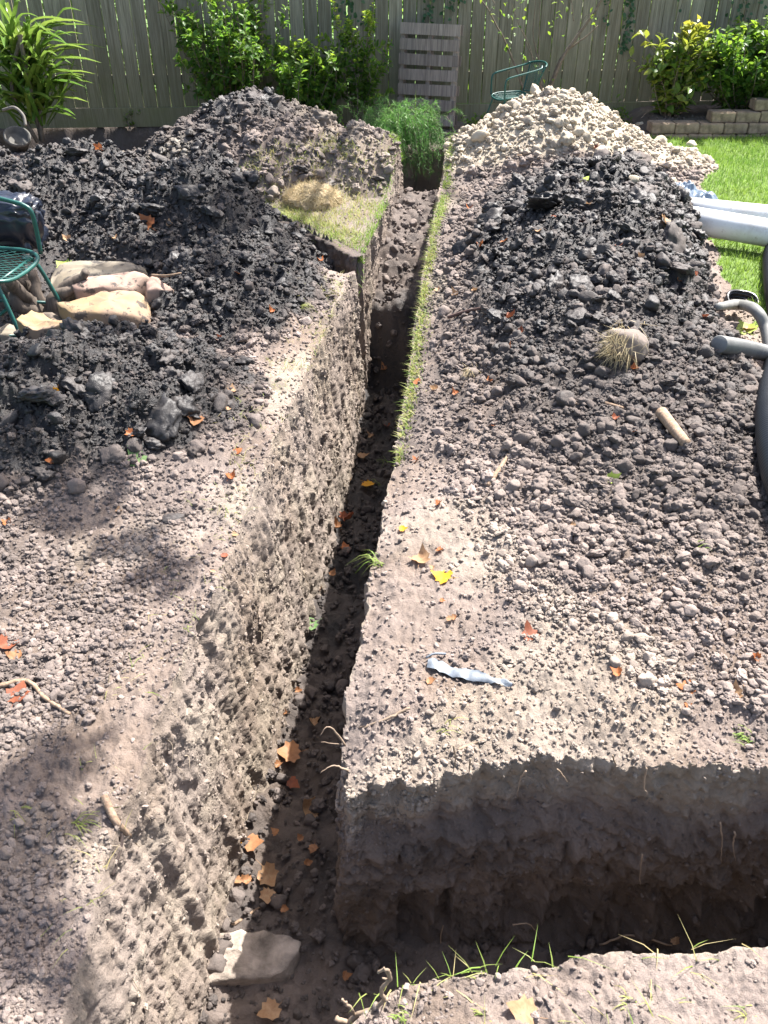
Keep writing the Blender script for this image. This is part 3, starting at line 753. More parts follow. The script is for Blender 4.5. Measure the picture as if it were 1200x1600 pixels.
# bigger slabs and lumps of wet clay that stand out
def slab(par, u, v, size, dk, rot, me=None, pl=0.0, sc=(1, 1, 1), lift=0.08):
    p = hit(u, v); size = size * .66
    o = put_clod(par, p[0], p[1], p[2] + size * lift, size, dk, pl, me or random.choice(SLABS), 'clay_slab', rot, False)
    o.scale = (size * sc[0], size * sc[1], size * sc[2]); return o
R_, C_, B_, D_ = ZOBJ[1], ZOBJ[2], ZOBJ[3], ZOBJ[4]
for a in [(R_, 1052, 385, .17, .75, (.9, .5, .3)), (R_, 868, 455, .11, .95, (1.1, -.4, .9)), (R_, 815, 290, .16, .95, (.3, .5, .4)), (R_, 850, 320, .18, 1, (.5, .1, 2.6)),
          (R_, 900, 318, .13, .9, (.2, .3, 1)), (R_, 730, 385, .12, 1, (.9, -.7, .5)), (R_, 770, 350, .14, .95, (.6, -.6, .2)), (R_, 775, 498, .09, 1, (.4, .4, .3)), (R_, 905, 448, .10, .95, (.5, .1, 0)),
          (R_, 965, 470, .09, .95, (.7, .2, 1)), (R_, 1010, 300, .12, .8, (.3, .2, 0)), (R_, 905, 500, .10, .9, (.3, -.1, .4)), (R_, 1140, 640, .065, .6, (.1, .1, 0)), (R_, 1085, 660, .06, .7, (.2, .1, 1)),
          (R_, 1060, 420, .10, .8, (.4, .2, 2)), (R_, 1000, 250, .12, .6, (.3, .2, 0)), (R_, 980, 360, .09, .9, (.5, .2, 1.5)), (R_, 920, 400, .10, .95, (.5, -.2, .5)), (R_, 740, 588, .05, .6, (.3, .1, 0)),
          (D_, 160, 620, .13, .98, (.9, .3, .2)), (D_, 250, 660, .14, 1, (.5, -.5, .5)), (D_, 300, 600, .09, .95, (.6, 0, 1)),
          (D_, 380, 565, .09, .9, (.3, .3, 2)), (D_, 300, 300, .12, 1, (.5, .2, .2)), (D_, 330, 330, .12, 1, (.3, .4, 1)), (D_, 240, 330, .14, 1, (.3, .1, 2)), (D_, 40, 290, .13, .8, (.5, .2, 1)),
          (D_, 120, 240, .12, .9, (.2, .2, 2)), (D_, 270, 810, .06, .9, (.1, .1, .3)), (D_, 240, 690, .08, .95, (.2, .2, 1)), (D_, 60, 620, .12, 1, (.2, .3, 2)), (D_, 420, 390, .12, .97, (.3, .3, 1)),
          (B_, 485, 300, .13, .8, (.3, .3, 1)), (B_, 400, 155, .13, .85, (.2, .2, 0)), (B_, 250, 250, .12, .85, (.4, .1, 1)), (B_, 540, 220, .10, .7, (.2, .2, 0)), (B_, 470, 265, .09, .85, (.4, .2, 2)), (B_, 365, 200, .09, .8, (.3, .3, 1)),
          (B_, 590, 280, .08, .8, (.3, .1, 2)), (B_, 510, 290, .11, .85, (.5, 0, .4))]:
    slab(*a)
for (u, v, s) in [(882, 218, .11), (940, 240, .10), (1010, 222, .08), (1055, 210, .075), (1078, 230, .09), (965, 215, .07), (750, 215, .10), (800, 165, .08), (862, 190, .08), (905, 160, .06), (960, 160, .05), (1000, 195, .06), (1050, 285, .06), (1060, 255, .07), (985, 285, .07)]:
    slab(C_, u, v, s, .1, (random.uniform(-.4, .4), random.uniform(-.4, .4), random.uniform(0, 6)), random.choice(CLODS), 0.95, (1, 1, .8), .2)

# ---- things
def rvec(n, s=1.0): return rng.normal(0, s, (n, 3))
# ------------------------------------------------------------------ leaves and stems
def leaf_cloud(P, D, U, L, W, tint, fold=0.25):
    """folded diamond leaves: base P, direction D, upper side U"""
    P = np.asarray(P); D = np.asarray(D); U = np.asarray(U); n = len(P)
    D = D / (np.linalg.norm(D, axis=1)[:, None] + 1e-9); Sd = np.cross(D, U); Sd /= np.linalg.norm(Sd, axis=1)[:, None] + 1e-9; Un = np.cross(Sd, D)
    L = np.broadcast_to(L, (n,))[:, None]; W = np.broadcast_to(W, (n,))[:, None]
    a = P; m = P + D * L * 0.45 + Un * L * 0.05; t = P + D * L - Un * L * 0.10
    l = P + D * L * 0.42 + Sd * W * 0.5 + Un * W * fold; r = P + D * L * 0.42 - Sd * W * 0.5 + Un * W * fold
    l2 = P + D * L * 0.75 + Sd * W * 0.32 + Un * W * fold * .6 - Un * L * 0.03; r2 = P + D * L * 0.75 - Sd * W * 0.32 + Un * W * fold * .6 - Un * L * 0.03
    V = np.stack([a, l, l2, t, r2, r, m], 1).reshape(-1, 3); k = np.arange(n)[:, None] * 7
    F = np.concatenate([k + np.array([[0, 6, 1]]), k + np.array([[1, 6, 2]]), k + np.array([[2, 6, 3]]), k + np.array([[3, 6, 4]]), k + np.array([[4, 6, 5]]), k + np.array([[5, 6, 0]])])
    return V, F, np.repeat(tint, 7)
# ------------------------------------------------------------------ timber fence
fence = empty('timber_fence', (0, FY(0), 0), math.atan(0.07))
tag(fence, 'tall weathered grey-green paling fence across the back of the yard', 'fence')
def board_mesh(seed, w_, h_, t_):
    r = random.Random(seed); bm = bmesh.new(); nz = 9; rows = []
    for i in range(nz):
        z = h_ * i / (nz - 1); dx = 0.004 * mnoise.noise(Vector((seed, z * 1.3, 0))); dy = 0.006 * mnoise.noise(Vector((seed, z * 1.1, 7)))
        ww = w_ / 2 + 0.003 * mnoise.noise(Vector((seed, z * 3, 3))); c = 0.004
        rows.append([bm.verts.new((dx + sx_, dy + sy_, z)) for sx_, sy_ in ((-ww, -t_ / 2 + c), (-ww + c, -t_ / 2), (ww - c, -t_ / 2), (ww, -t_ / 2 + c), (ww, t_ / 2), (-ww, t_ / 2))])
    for a, b in zip(rows, rows[1:]):
        for j in range(6): bm.faces.new((a[j], a[(j + 1) % 6], b[(j + 1) % 6], b[j]))
    bm.faces.new(rows[0][::-1]); bm.faces.new(rows[-1])
    me = bpy.data.meshes.new('board'); bm.to_mesh(me); bm.free(); me.materials.append(FENCE_WOOD); return me
BOARDS = [board_mesh(i, 0.1292, 1.86 + 0.02 * (i % 3), 0.018) for i in range(6)]
xb = -6.6
while xb < 7.2:
    o = link('board', random.choice(BOARDS), None, fence)
    o.location = (xb, random.uniform(-.004, .004), 0.165 + random.uniform(-.006, .006))
    o.rotation_euler = (random.uniform(-.004, .004) - 0.01, random.gauss(0, .0035), random.gauss(0, .012))
    xb += 0.1365 + random.uniform(-.0025, .0035)
xk = -6.6
while xk < 7.2:
    L = 2.4; b = MB(); b.box((0, 0, 0), (L - 0.004, 0.035, 0.175)); o = b.build('kickboard', FENCE_WOOD, fence, False)
    o.location = (xk + L / 2, -0.032, 0.075 + random.uniform(-.004, .004)); o.rotation_euler = (0, 0, random.gauss(0, .002)); xk += L
for z in (0.42, 1.55):
    b = MB(); b.box((0.3, 0.034, z), (13.8, 0.045, 0.075)); b.build('rail', FENCE_WOOD, fence, False)
xk = -6.0
while xk < 7.2:
    b = MB(); b.box((0, 0, 1.0), (0.09, 0.09, 2.1)); o = b.build('post', FENCE_WOOD, fence, False); o.location = (xk, 0.105, -0.05); xk += 2.4

hg = empty('hedge', (0, 11.6, 0)); tag(hg, 'dense dark hedge beyond the fence, glimpsed through the gaps between boards', 'hedge')
n = 26000; P = np.stack([rng.uniform(-8, 9, n), rng.normal(0, .32, n), rng.uniform(0, 2.0, n)], 1); Ln = rng.uniform(.08, .15, n)
V, F, A = leaf_cloud(P, rvec(n), np.array([0, 0, 1.]) + rvec(n, .6), Ln, Ln * .6, rng.uniform(0, .5, n)); tag(link('foliage', np_mesh('foliage', V, F, True, {'tint': A}), LEAF_BUSH, hg), kind='stuff')
# ------------------------------------------------------------------ pallet leaning on the fence
pal = empty('pallet', (0.43, 9.42, 0.02), -0.36)
pal.rotation_euler = (-0.10, 0, -0.36)
tag(pal, 'weathered timber pallet standing on end against the fence behind the fern', 'pallet')
for i in range(7):
    b = MB(); b.box((0, 0, 0), (0.605, 0.016, 0.098)); o = b.build('slat', PALLET_WOOD, pal, False)
    o.location = (random.uniform(-.004, .004), -0.055, 0.055 + i * 0.131); o.rotation_euler = (random.uniform(-.01, .01), random.uniform(-.012, .012), 0)
for x in (-0.275, 0.0, 0.262):
    b = MB(); b.box((0, 0, 0.445), (0.038, 0.09, 0.885)); o = b.build('stringer', PALLET_WOOD, pal, False); o.location = (x, 0.0, 0.002)
for i in range(4):
    b = MB(); b.box((0, 0, 0), (0.6, 0.016, 0.09)); o = b.build('back_slat', PALLET_WOOD, pal, False); o.location = (0, 0.055, 0.055 + i * 0.262)

# ------------------------------------------------------------------ block edging of the raised bed
BRICK = simple('edging_block', (0.27, 0.205, 0.15), 0.92, 0.2, 0.45, 14, 0.6)
rw = empty('retaining_wall', (2.7, WALL_Y, 0)); tag(rw, 'low stepped edging wall of tan concrete blocks between lawn and fence', 'retaining wall')
def block_mesh(seed):
    bm = bmesh.new(); bmesh.ops.create_cube(bm, size=1.0)
    for v in bm.verts: v.co = Vector((v.co.x * 0.226, v.co.y * 0.17, v.co.z * 0.092))
    bmesh.ops.bevel(bm, geom=bm.edges[:], offset=0.008, segments=2, affect='EDGES')
    bmesh.ops.subdivide_edges(bm, edges=bm.edges[:], cuts=1)
    for v in bm.verts: v.co += 0.006 * mnoise.noise_vector(v.co * 22 + Vector((seed * 9.1, 0, 0)))
    me = bpy.data.meshes.new('block'); bm.to_mesh(me); bm.free(); me.materials.append(BRICK); return me
BLK = [block_mesh(i) for i in range(4)]
for row, (x0, x1, z, sb) in enumerate([(2.45, 6.0, -0.012, 0.0), (2.55, 6.0, 0.084, 0.02), (3.12, 6.0, 0.180, 0.05), (3.52, 6.0, 0.276, 0.08)]):
    x = x0 + 0.113
    while x < x1:
        o = link('block', random.choice(BLK), None, rw); o.location = (x - 2.7, sb + random.uniform(-.008, .008), z + random.uniform(-.003, .003)); o.rotation_euler = (0, 0, random.uniform(-.03, .03)); x += 0.231
STEM = simple('stem_bark', (0.16, 0.13, 0.10), 0.85, 0.2, 0.3, 30, 0.3)
def rvec(n, s=1.0): return rng.normal(0, s, (n, 3))
def shrub(name, pos, nst, height, spread, leafL, leafW, per, label, mat, cat='shrub', yellow_top=0.0, bend=0.25, low=0.12, wob=0.10, tips=None, dens=1.0):
    root = empty(name, pos); tag(root, label, cat)
    st = MB(); Ps, Ds, Us, Ts, Ls = [], [], [], [], []
    for i in range(nst):
        az = rng.uniform(0, 6.283); el = rng.uniform(0, 1) ** 0.7; h = height * rng.uniform(.55, 1.0) * (1 - 0.25 * el)
        tip = np.array([math.cos(az) * spread * el, math.sin(az) * spread * el * .8, h])
        if tips is not None: tip = np.array(tips[i % len(tips)], float)
        b = np.array([math.cos(az) * .06, math.sin(az) * .06, -0.02])
        mid = (b + tip) / 2 + np.array([math.cos(az), math.sin(az), 0]) * spread * 0.15 * rng.uniform(-.5, 1) + rng.normal(0, wob * .4, 3) * np.array([1, 1, .2])
        C = spline([b, mid, tip], 14); st.tube(C, np.linspace(0.007, 0.002, 14), 5, False)
        subs = [(C, low)]
        for _ in range(int(3 * dens) if tips is None else 2):       # side twigs
            k = rng.integers(4, 12); dd = np.array([rng.normal(), rng.normal(), 0.5 + abs(rng.normal()) * .5]); dd /= np.linalg.norm(dd)
            tw = C[k] + dd * np.linspace(0, rng.uniform(.12, .3) * max(.5, min(1, height)), 7)[:, None]; st.tube(tw, 0.002, 4, False); subs.append((tw, 0.1))
        for c, lo in subs:
            n = max(3, int(per * len(c) / 14)); t = rng.uniform(lo, 1.0, n); q = t * (len(c) - 1); i0 = np.minimum(q.astype(int), len(c) - 2); f = (q - i0)[:, None]
            p = c[i0] * (1 - f) + c[i0 + 1] * f; ax = c[i0 + 1] - c[i0]; ax /= np.linalg.norm(ax, axis=1)[:, None] + 1e-9
            d = rvec(n); d -= ax * (d * ax).sum(1)[:, None]; d /= np.linalg.norm(d, axis=1)[:, None]; d = d + ax * 0.55
            u = np.array([0, 0, 1.0]) + rvec(n, .45)
            Ps.append(p); Ds.append(d); Us.append(u); Ls.append(leafL * rng.uniform(.6, 1.2, n) * (1.1 - .35 * t))
            tn = rng.uniform(0, .45, n) + yellow_top * sstep(.55, 1.0, p[:, 2] / height) * rng.uniform(.3, 1, n)
            Ts.append(np.clip(tn, 0, 1))
    P, D, U, T, Ln = map(np.concatenate, (Ps, Ds, Us, Ts, Ls))
    V, F, A = leaf_cloud(P, D, U, Ln, Ln * (leafW / leafL), T)
    tag(link('foliage', np_mesh('foliage', V, F, True, {'tint': A}), mat, root), kind='stuff')
    st.build('stem', STEM, root); return root
shrub('leafy_bush', (-1.48, 9.22, 0), 52, 1.62, 0.66, 0.085, 0.044, 34, 'tall loose green bush against the fence, above the peak of the brown spoil heap', LEAF_BUSH, 'bush', .8, low=.10)
shrub('leafy_bush', (-0.74, 9.12, 0), 52, 0.98, 0.40, 0.074, 0.044, 40, 'round dense bush with yellow-green tops left of the fern', LEAF_BUSH, 'bush', .95, low=.06)
shrub('upright_shrub', (-0.27, 9.2, 0), 14, 1.1, 0.25, 0.07, 0.032, 60, 'thin upright shrub of few leafy stems between dense bush and pallet', LEAF_BUSH, 'shrub', .9, low=.2,
      tips=[(-.22, 0, 1.32), (-.05, .05, .95), (.12, 0, 1.02), (.17, -.03, 1.1), (.30, 0, .72), (.02, -.05, .9), (-.12, 0, .9)])
shrub('green_shrub', (3.55, 9.35, .12), 60, 0.95, 0.58, 0.085, 0.05, 38, 'dark green bushy shrub at the right end of the raised bed', LEAF_BUSH, 'shrub', .35, low=.15)
shrub('golden_shrub', (2.83, 9.28, .10), 32, 1.0, 0.30, 0.115, 0.06, 18, 'upright shrub with yellow and green leaves in the raised bed', LEAF_YEL, 'shrub', 1.3, low=.08)
shrub('weed', (-2.55, 9.45, 0), 4, 0.18, 0.08, .05, .03, 8, 'small green weed at the foot of the fence left of the tall bush', LEAF_BUSH, 'weed', 0, dens=.4)
shrub('weed', (2.35, 9.4, .02), 14, 0.16, 0.22, .05, .03, 9, 'low green weeds left of the golden shrub, against the fence base', LEAF_BUSH, 'weed', .2, dens=.4)
shrub('weed', (0.95, 9.35, 0), 12, 0.12, 0.2, .05, .03, 9, 'low weeds on the soil just right of the pallet', LEAF_BUSH, 'weed', .2, dens=.4)
shrub('weed', (-0.55, 8.85, .1), 8, 0.16, 0.2, .06, .035, 9, 'low weed under the dense bush, behind the brown heap', LEAF_BUSH, 'weed', .2, dens=.4)

# bare shrub with long thin branches in front of the fence
bs = empty('bare_shrub', (1.6, 9.2, 0)); tag(bs, 'nearly bare shrub of long thin branches behind the pale clay heap', 'shrub')
def fpt(u, v, y): 
    p = at_y(u, v, y); return p - np.array([1.6, 9.2, 0])
for pts, r0 in [([(858, 140), (880, 85), (905, 50), (930, 15), (950, -30)], .016), ([(854, 142), (875, 90), (900, 66), (935, 38)], .009), ([(850, 145), (843, 90), (835, 55), (842, -10)], .007), ([(846, 140), (841, 80), (838, -20)], .006),
                ([(822, 150), (806, 105), (785, 60), (765, 20), (745, -10)], .010), ([(838, 100), (820, 62), (805, 25), (800, 0)], .004), ([(843, 120), (830, 80), (815, 45)], .004), ([(765, 22), (770, 5), (765, -20)], .005), ([(897, 33), (898, 0), (900, -20)], .004), ([(900, 66), (915, 30), (925, 25)], .003)]:
    yy_ = 9.15 + random.uniform(-.1, .1)
    C = spline([fpt(u, v, yy_) for u, v in pts], 18)
    if pts[0][1] > 110: C = np.vstack([[C[0] * np.array([.5, .5, 0]) + np.array([0, 0, -.02])], C])
    C = C + np.cumsum(rng.normal(0, .0035, C.shape), 0)
    b = MB(); b.tube(C, np.linspace(r0, r0 * .45, len(C)) * 1.25, 6); b.build('branch', STEM, bs)
Pl = np.array([fpt(u + random.gauss(0, 9), v + random.gauss(0, 9), 9.15) for (u, v) in [(795, 28), (800, 40), (808, 15), (818, 3), (790, 48), (835, 100), (870, 30), (885, 12), (865, 45), (812, 78), (925, 35), (848, 130), (930, 22), (803, 55), (825, 5), (780, 20)] for _ in range(4)])
n = len(Pl); V, F, A = leaf_cloud(Pl, rvec(n), np.array([0, 0, 1.]) + rvec(n, .4), rng.uniform(.035, .06, n), rng.uniform(.02, .035, n), rng.uniform(.2, .9, n))
tag(link('foliage', np_mesh('foliage', V, F, True, {'tint': A}), LEAF_BUSH, bs), kind='stuff')

# hanging creeper on the fence
def creeper(u, v0, v1, wid, n, label):
    p0 = at_y(u, v0, FY(0) - .05); root = empty('creeper', (p0[0], FY(p0[0]) - 0.05, 0)); tag(root, label, 'creeper')
    zt = max(p0[2], 1.3) + .35; zb = at_y(u, v1, FY(p0[0]) - .05)[2]
    C = spline([(0, 0, zt), (random.uniform(-.03, .03), -.01, (zt + zb) / 2), (random.uniform(-.02, .02), 0, zb)], 12)
    m = MB(); m.tube(C, .003, 4, False); m.build('stem', STEM, root)
    t = rng.uniform(0, 1, n) ** .8; i = np.minimum((t * 11).astype(int), 10)
    P = C[i] + rvec(n) * np.array([wid, .02, .04]); V, F, A = leaf_cloud(P, rvec(n) + np.array([0, -.6, -.5]), np.array([0, -1., .5]) + rvec(n, .3), rng.uniform(.03, .055, n), rng.uniform(.025, .045, n), rng.uniform(0, .6, n))
    tag(link('foliage', np_mesh('foliage', V, F, True, {'tint': A}), LEAF_VINE, root), kind='stuff')
creeper(992, 0, 88, .028, 150, 'long narrow strand of creeper hanging down the fence left of the golden shrub')
creeper(668, 0, 38, .05, 90, 'short creeper hanging over the fence above the pallet')
creeper(710, 0, 25, .05, 70, 'short creeper tuft at the fence top right of the pallet')
creeper(545, 0, 45, .10, 120, 'creeper hanging down the fence behind the thin upright shrub')
creeper(957, 0, 55, .035, 28, 'sparse creeper on the fence left of the long strand')
creeper(1185, 0, 50, .08, 80, 'creeper on the fence above the dark green shrub')
creeper(1075, 0, 40, .03, 18, 'few creeper leaves on the fence above the golden shrub')

# strappy plant at the far left
sp = empty('strappy_plant', (-3.25, 8.75, 0.05)); tag(sp, 'large plant with long arching bright green strap leaves at the left fence', 'plant')
M = Mat('strap_leaf'); rd = M.rand(); vv = M.noise(M.coord('Object', (30, 30, 3)), 1.0, 3)
c = M.mix(rd, (0.10, 0.20, 0.03), (0.24, 0.33, 0.06)); M.done(c, .3, None, .5); STRAP = M.translucent(c, .4)
for i in range(190):
    az = rng.uniform(0, 6.283); L = rng.uniform(.45, .85); z0 = rng.uniform(.1, 1.05) ; out = rng.uniform(.35, 1.0)
    b0 = np.array([rng.normal(0, .10), rng.normal(0, .08), z0 * 0.75])
    h_ = np.array([math.cos(az), math.sin(az) * .7, 0]); rise = rng.uniform(.25, 1.15)
    C = spline([b0, b0 + h_ * L * .35 + np.array([0, 0, rise * L * .42]), b0 + h_ * L * .75 * out + np.array([0, 0, L * (rise * .55 - .05)]), b0 + h_ * L * out + np.array([0, 0, L * (rise * .6 - .12)])], 9)
    sd = np.cross(h_, [0, 0, 1.0]); w_ = rng.uniform(.022, .038) * np.array([.55, .9, 1, 1, .95, .82, .62, .36, .02])
    V = []; F = []
    for k in range(9):
        V += [C[k] + sd * w_[k] + np.array([0, 0, w_[k] * .5]), C[k], C[k] - sd * w_[k] + np.array([0, 0, w_[k] * .5])]
    for k in range(8):
        a = k * 3; F += [(a, a + 1, a + 4, a + 3), (a + 1, a + 2, a + 5, a + 4)]
    link('leaf', np_mesh('leaf', V, F), STRAP, sp)
b = MB()
for i in range(6):
    b.tube(spline([(rng.normal(0, .05), rng.normal(0, .05), -.05), (rng.normal(0, .08), rng.normal(0, .06), .4), (rng.normal(0, .12), rng.normal(0, .08), .85)], 8), .018, 6)
b.build('stem', STEM, sp)

# asparagus fern hanging into the end of the trench
af = empty('asparagus_fern', (0.10, 8.20, 0.06)); tag(af, 'feathery bright green fern spilling over the far end of the trench', 'fern')
Vs, Fs, As = [], [], []; off = 0; st = MB()
for i in range(260):
    az = rng.uniform(0, 6.283); 
    if i % 3 == 0: az = rng.normal(-1.3, .7)
    L = rng.uniform(.22, .46); h_ = np.array([math.cos(az), math.sin(az), 0]); b0 = np.array([rng.normal(0, .14), rng.normal(0, .10), 0.02]); rise = rng.uniform(.05, 1.1)
    C = spline([b0, b0 + h_ * L * .35 + np.array([0, 0, L * rise * .7]), b0 + h_ * L * .7 + np.array([0, 0, L * (rise * .75)]), b0 + h_ * L * 1.0 + np.array([0, 0, L * (rise * .55 - .55)])], 12)
    st.tube(C, .0016, 3, False)
    n = 120; t = rng.uniform(.12, 1, n) * 11; k = np.minimum(t.astype(int), 10); f = (t - k)[:, None]; P = C[k] * (1 - f) + C[k + 1] * f
    ax = C[k + 1] - C[k]; ax /= np.linalg.norm(ax, axis=1)[:, None]; D = rvec(n) + ax * .8; D /= np.linalg.norm(D, axis=1)[:, None]
    Ln = rng.uniform(.025, .06, n)[:, None]; Sd = np.cross(D, ax + rvec(n, .3)); Sd /= np.linalg.norm(Sd, axis=1)[:, None]
    V = np.stack([P - Sd * .0022, P + Sd * .0022, P + D * Ln], 1).reshape(-1, 3); F = np.arange(n * 3).reshape(-1, 3) + off; off += n * 3
    Vs.append(V); Fs.append(F); As.append(np.repeat(np.clip(rng.uniform(0, .5, n) + .5 * (P[:, 2] > .22) * rng.uniform(0, 1, n), 0, 1), 3))
tag(link('foliage', np_mesh('foliage', np.vstack(Vs), np.vstack(Fs), True, {'tint': np.concatenate(As)}), LEAF_FERN, af), kind='stuff'); st.build('stem', STEM, af)
# a few spear leaves beside the fern
sl = empty('spear_plant', (0.30, 8.95, 0)); tag(sl, 'small plant of grey-green spear leaves in front of the pallet', 'plant')
for dx, dz, hh, w_ in [(.0, .0, .42, .016), (-.10, .02, .34, .010), (.12, -.02, .28, .012), (.05, .05, .30, .014), (-.04, 0, .22, .012)]:
    C = spline([(dx * .2, 0, 0), (dx * .5, 0, hh * .5), (dx * 1.2, 0, hh)], 6); V = []; F = []
    for k in range(6):
        w2 = w_ * (1 - k / 5.2); V += [C[k] + [w2, .004, 0], C[k] + [0, -.006, 0], C[k] - [w2, -.004, 0]]
    for k in range(5): a = k * 3; F += [(a, a + 1, a + 4, a + 3), (a + 1, a + 2, a + 5, a + 4)]
    link('leaf', np_mesh('leaf', V, F), STRAP, sl)

# ------------------------------------------------------------------ grass
def blades(name, x, y, z, Ln, W, lean, tint, mat, parent=None, kind='stuff', tri=True):
    n = len(x); az = rng.uniform(0, 6.283, n); fa = az + rng.uniform(-1, 1, n)
    P = np.stack([x, y, z], 1); D = np.stack([np.cos(fa) * lean, np.sin(fa) * lean, np.ones(n)], 1); D /= np.linalg.norm(D, axis=1)[:, None]
    Sd = np.stack([np.cos(az + 1.57), np.sin(az + 1.57), np.zeros(n)], 1) * W[:, None]
    M1 = P + D * (Ln * .55)[:, None]; T = P + D * Ln[:, None] + np.stack([np.cos(fa), np.sin(fa), np.full(n, -.3)], 1) * (Ln * lean * .4)[:, None]
    V = np.stack([P - Sd, P + Sd, M1 - Sd * .8, M1 + Sd * .8, T], 1).reshape(-1, 3); k = np.arange(n)[:, None] * 5
    F = np.concatenate([k + np.array([[0, 1, 3]]), k + np.array([[0, 3, 2]]), k + np.array([[2, 3, 4]])])
    o = link(name, np_mesh(name, V, F, True, {'tint': np.repeat(tint, 5)}), mat, parent)
    return tag(o, kind=kind)
n = 95000; gx = rng.uniform(1.9, 5.6, n); gy = rng.uniform(2.6, WALL_Y - .07, n); ok = lawn_mask(gx, gy) & (gx < .52 * gy + .8)
gx, gy = gx[ok], gy[ok]; n = len(gx)
g_ = blades('lawn_grass', gx, gy, ground(gx, gy) - .003, rng.uniform(.025, .06, n), rng.uniform(.0016, .003, n), rng.uniform(.1, .8, n), np.clip(.35 + .35 * fbm(gx * 2, gy * 2, 3, 181) + rng.uniform(-.3, .3, n), 0, 1), GRASS)
tag(g_, 'short bright green lawn grass right of the clay heap', 'grass')
# green strip of turf left along the right lip
n = 12500; gy = rng.uniform(2.9, 8.05, n); w_ = np.interp(gy, [2.9, 3.4, 4, 6, 8], [.025, .05, .06, .06, .075]); gx = XR(gy) + .015 + np.abs(rng.normal(0, .45, n)) * w_
ok = rng.random(n) < np.interp(gy, [2.9, 3.3, 3.8, 4.3, 5.2, 6.0, 8], [.25, .6, .8, .55, .8, .9, .9]) * (0.55 + 0.6 * perlin(gy * 5, gy * 0, 3)) + .15; ok &= fbm(gx * 9, gy * 4, 3, 193) > -.5
gx, gy = gx[ok], gy[ok]; n = len(gx)
t_ = blades('turf_strip', gx, gy, ground(gx, gy) - .004, rng.uniform(.012, .042, n), rng.uniform(.0012, .0026, n), rng.uniform(.2, 2.0, n), np.clip(np.interp(gy, [3, 4, 5, 6, 8], [.3, .3, .4, .25, .1]) + rng.uniform(-.35, .45, n), 0, 1), TURF)
tag(t_, 'thin strip of surviving lawn grass along the right edge of the trench', 'grass')
# grass on the turf island left of the trench
n = 60000; gx = rng.uniform(-1.35, .2, n); gy = rng.uniform(5.2, 8.1, n); s, a = turf_side(gx, gy)
xl_ = np.interp(gy, [5.32, 6.1, 7.1, 7.98], [-.13, -.03, .10, .16])
edge = np.maximum(np.maximum(np.exp(-np.abs(s) / .2), .35) * (s < 0.055) * (s > -.9) * (a < 1.6), np.exp(-np.abs(gx - xl_) / .07) * np.interp(gy, [5.3, 5.6, 6.3, 6.6, 6.9, 7.3, 7.9], [.9, .8, .7, .35, .7, .9, 1]))
ok = (gx < xl_ + .01) & (s < 0.055) & (rng.random(n) < edge * (0.5 + .9 * np.clip(fbm(gx * 5, gy * 5, 2, 191) + .5, 0, 1))) & (heap_brown(gx, gy) < .32)
gx, gy, s = gx[ok], gy[ok], s[ok]; n = len(gx); xl_ = xl_[ok]
tn = np.clip(.56 - .75 * np.exp(-np.abs(gx - xl_) / .06) - .35 * np.exp(-np.abs(s) / .08) + rng.uniform(-.3, .35, n), 0, 1)
t_ = blades('turf_island', gx, gy, ground(gx, gy) - .004, rng.uniform(.02, .06, n), rng.uniform(.0013, .0028, n), rng.uniform(.2, 1.4, n), tn, TURF)
tag(t_, 'patchy yellow-green grass on the turf corner left of the trench', 'grass')
# thin dead grass along the left lip and tufts on the near bank
n = 5200; gy = rng.uniform(.9, 5.0, n); xl_ = np.interp(gy, CTRL[:8, 1], CTRL[:8, 0]); gx = xl_ - np.abs(rng.normal(0, .10, n)) + .01
ok = rng.random(n) < np.interp(gy, [.9, 2, 3, 3.8, 5], [.08, .18, .3, .5, .8]) * (0.4 + perlin(gx * 6, gy * 6, 7)); gx, gy = gx[ok], gy[ok]; n = len(gx)
t_ = blades('dead_grass', gx, gy, ground(gx, gy) - .002, rng.uniform(.015, .05, n), rng.uniform(.0007, .0016, n), rng.uniform(.6, 2.2, n), np.clip(.75 + rng.uniform(-.6, .25, n), 0, 1), TURF)
tag(t_, 'sparse dead grass along the left edge of the trench', 'grass')
n = 260; gx = rng.uniform(-.05, 1.0, n); gy = rng.uniform(.62, 1.0, n); gy = np.minimum(gy, np.interp(gx, [0, .2, .45, .8, 1.5], [.86, .91, .94, .965, 1.0]) + .01)
ok = rng.random(n) < .55 + .9 * perlin(gx * 6, gy * 6, 8); gx, gy = gx[ok], gy[ok]; n = len(gx)
t_ = blades('dead_grass', gx, gy, ground(gx, gy) - .002, rng.uniform(.02, .06, n), rng.uniform(.0008, .0017, n), rng.uniform(.8, 2.6, n), np.clip(.6 + rng.uniform(-.6, .4, n), 0, 1), TURF)
tag(t_, 'dry and pale green grass wisps on the near bank at the bottom', 'grass')
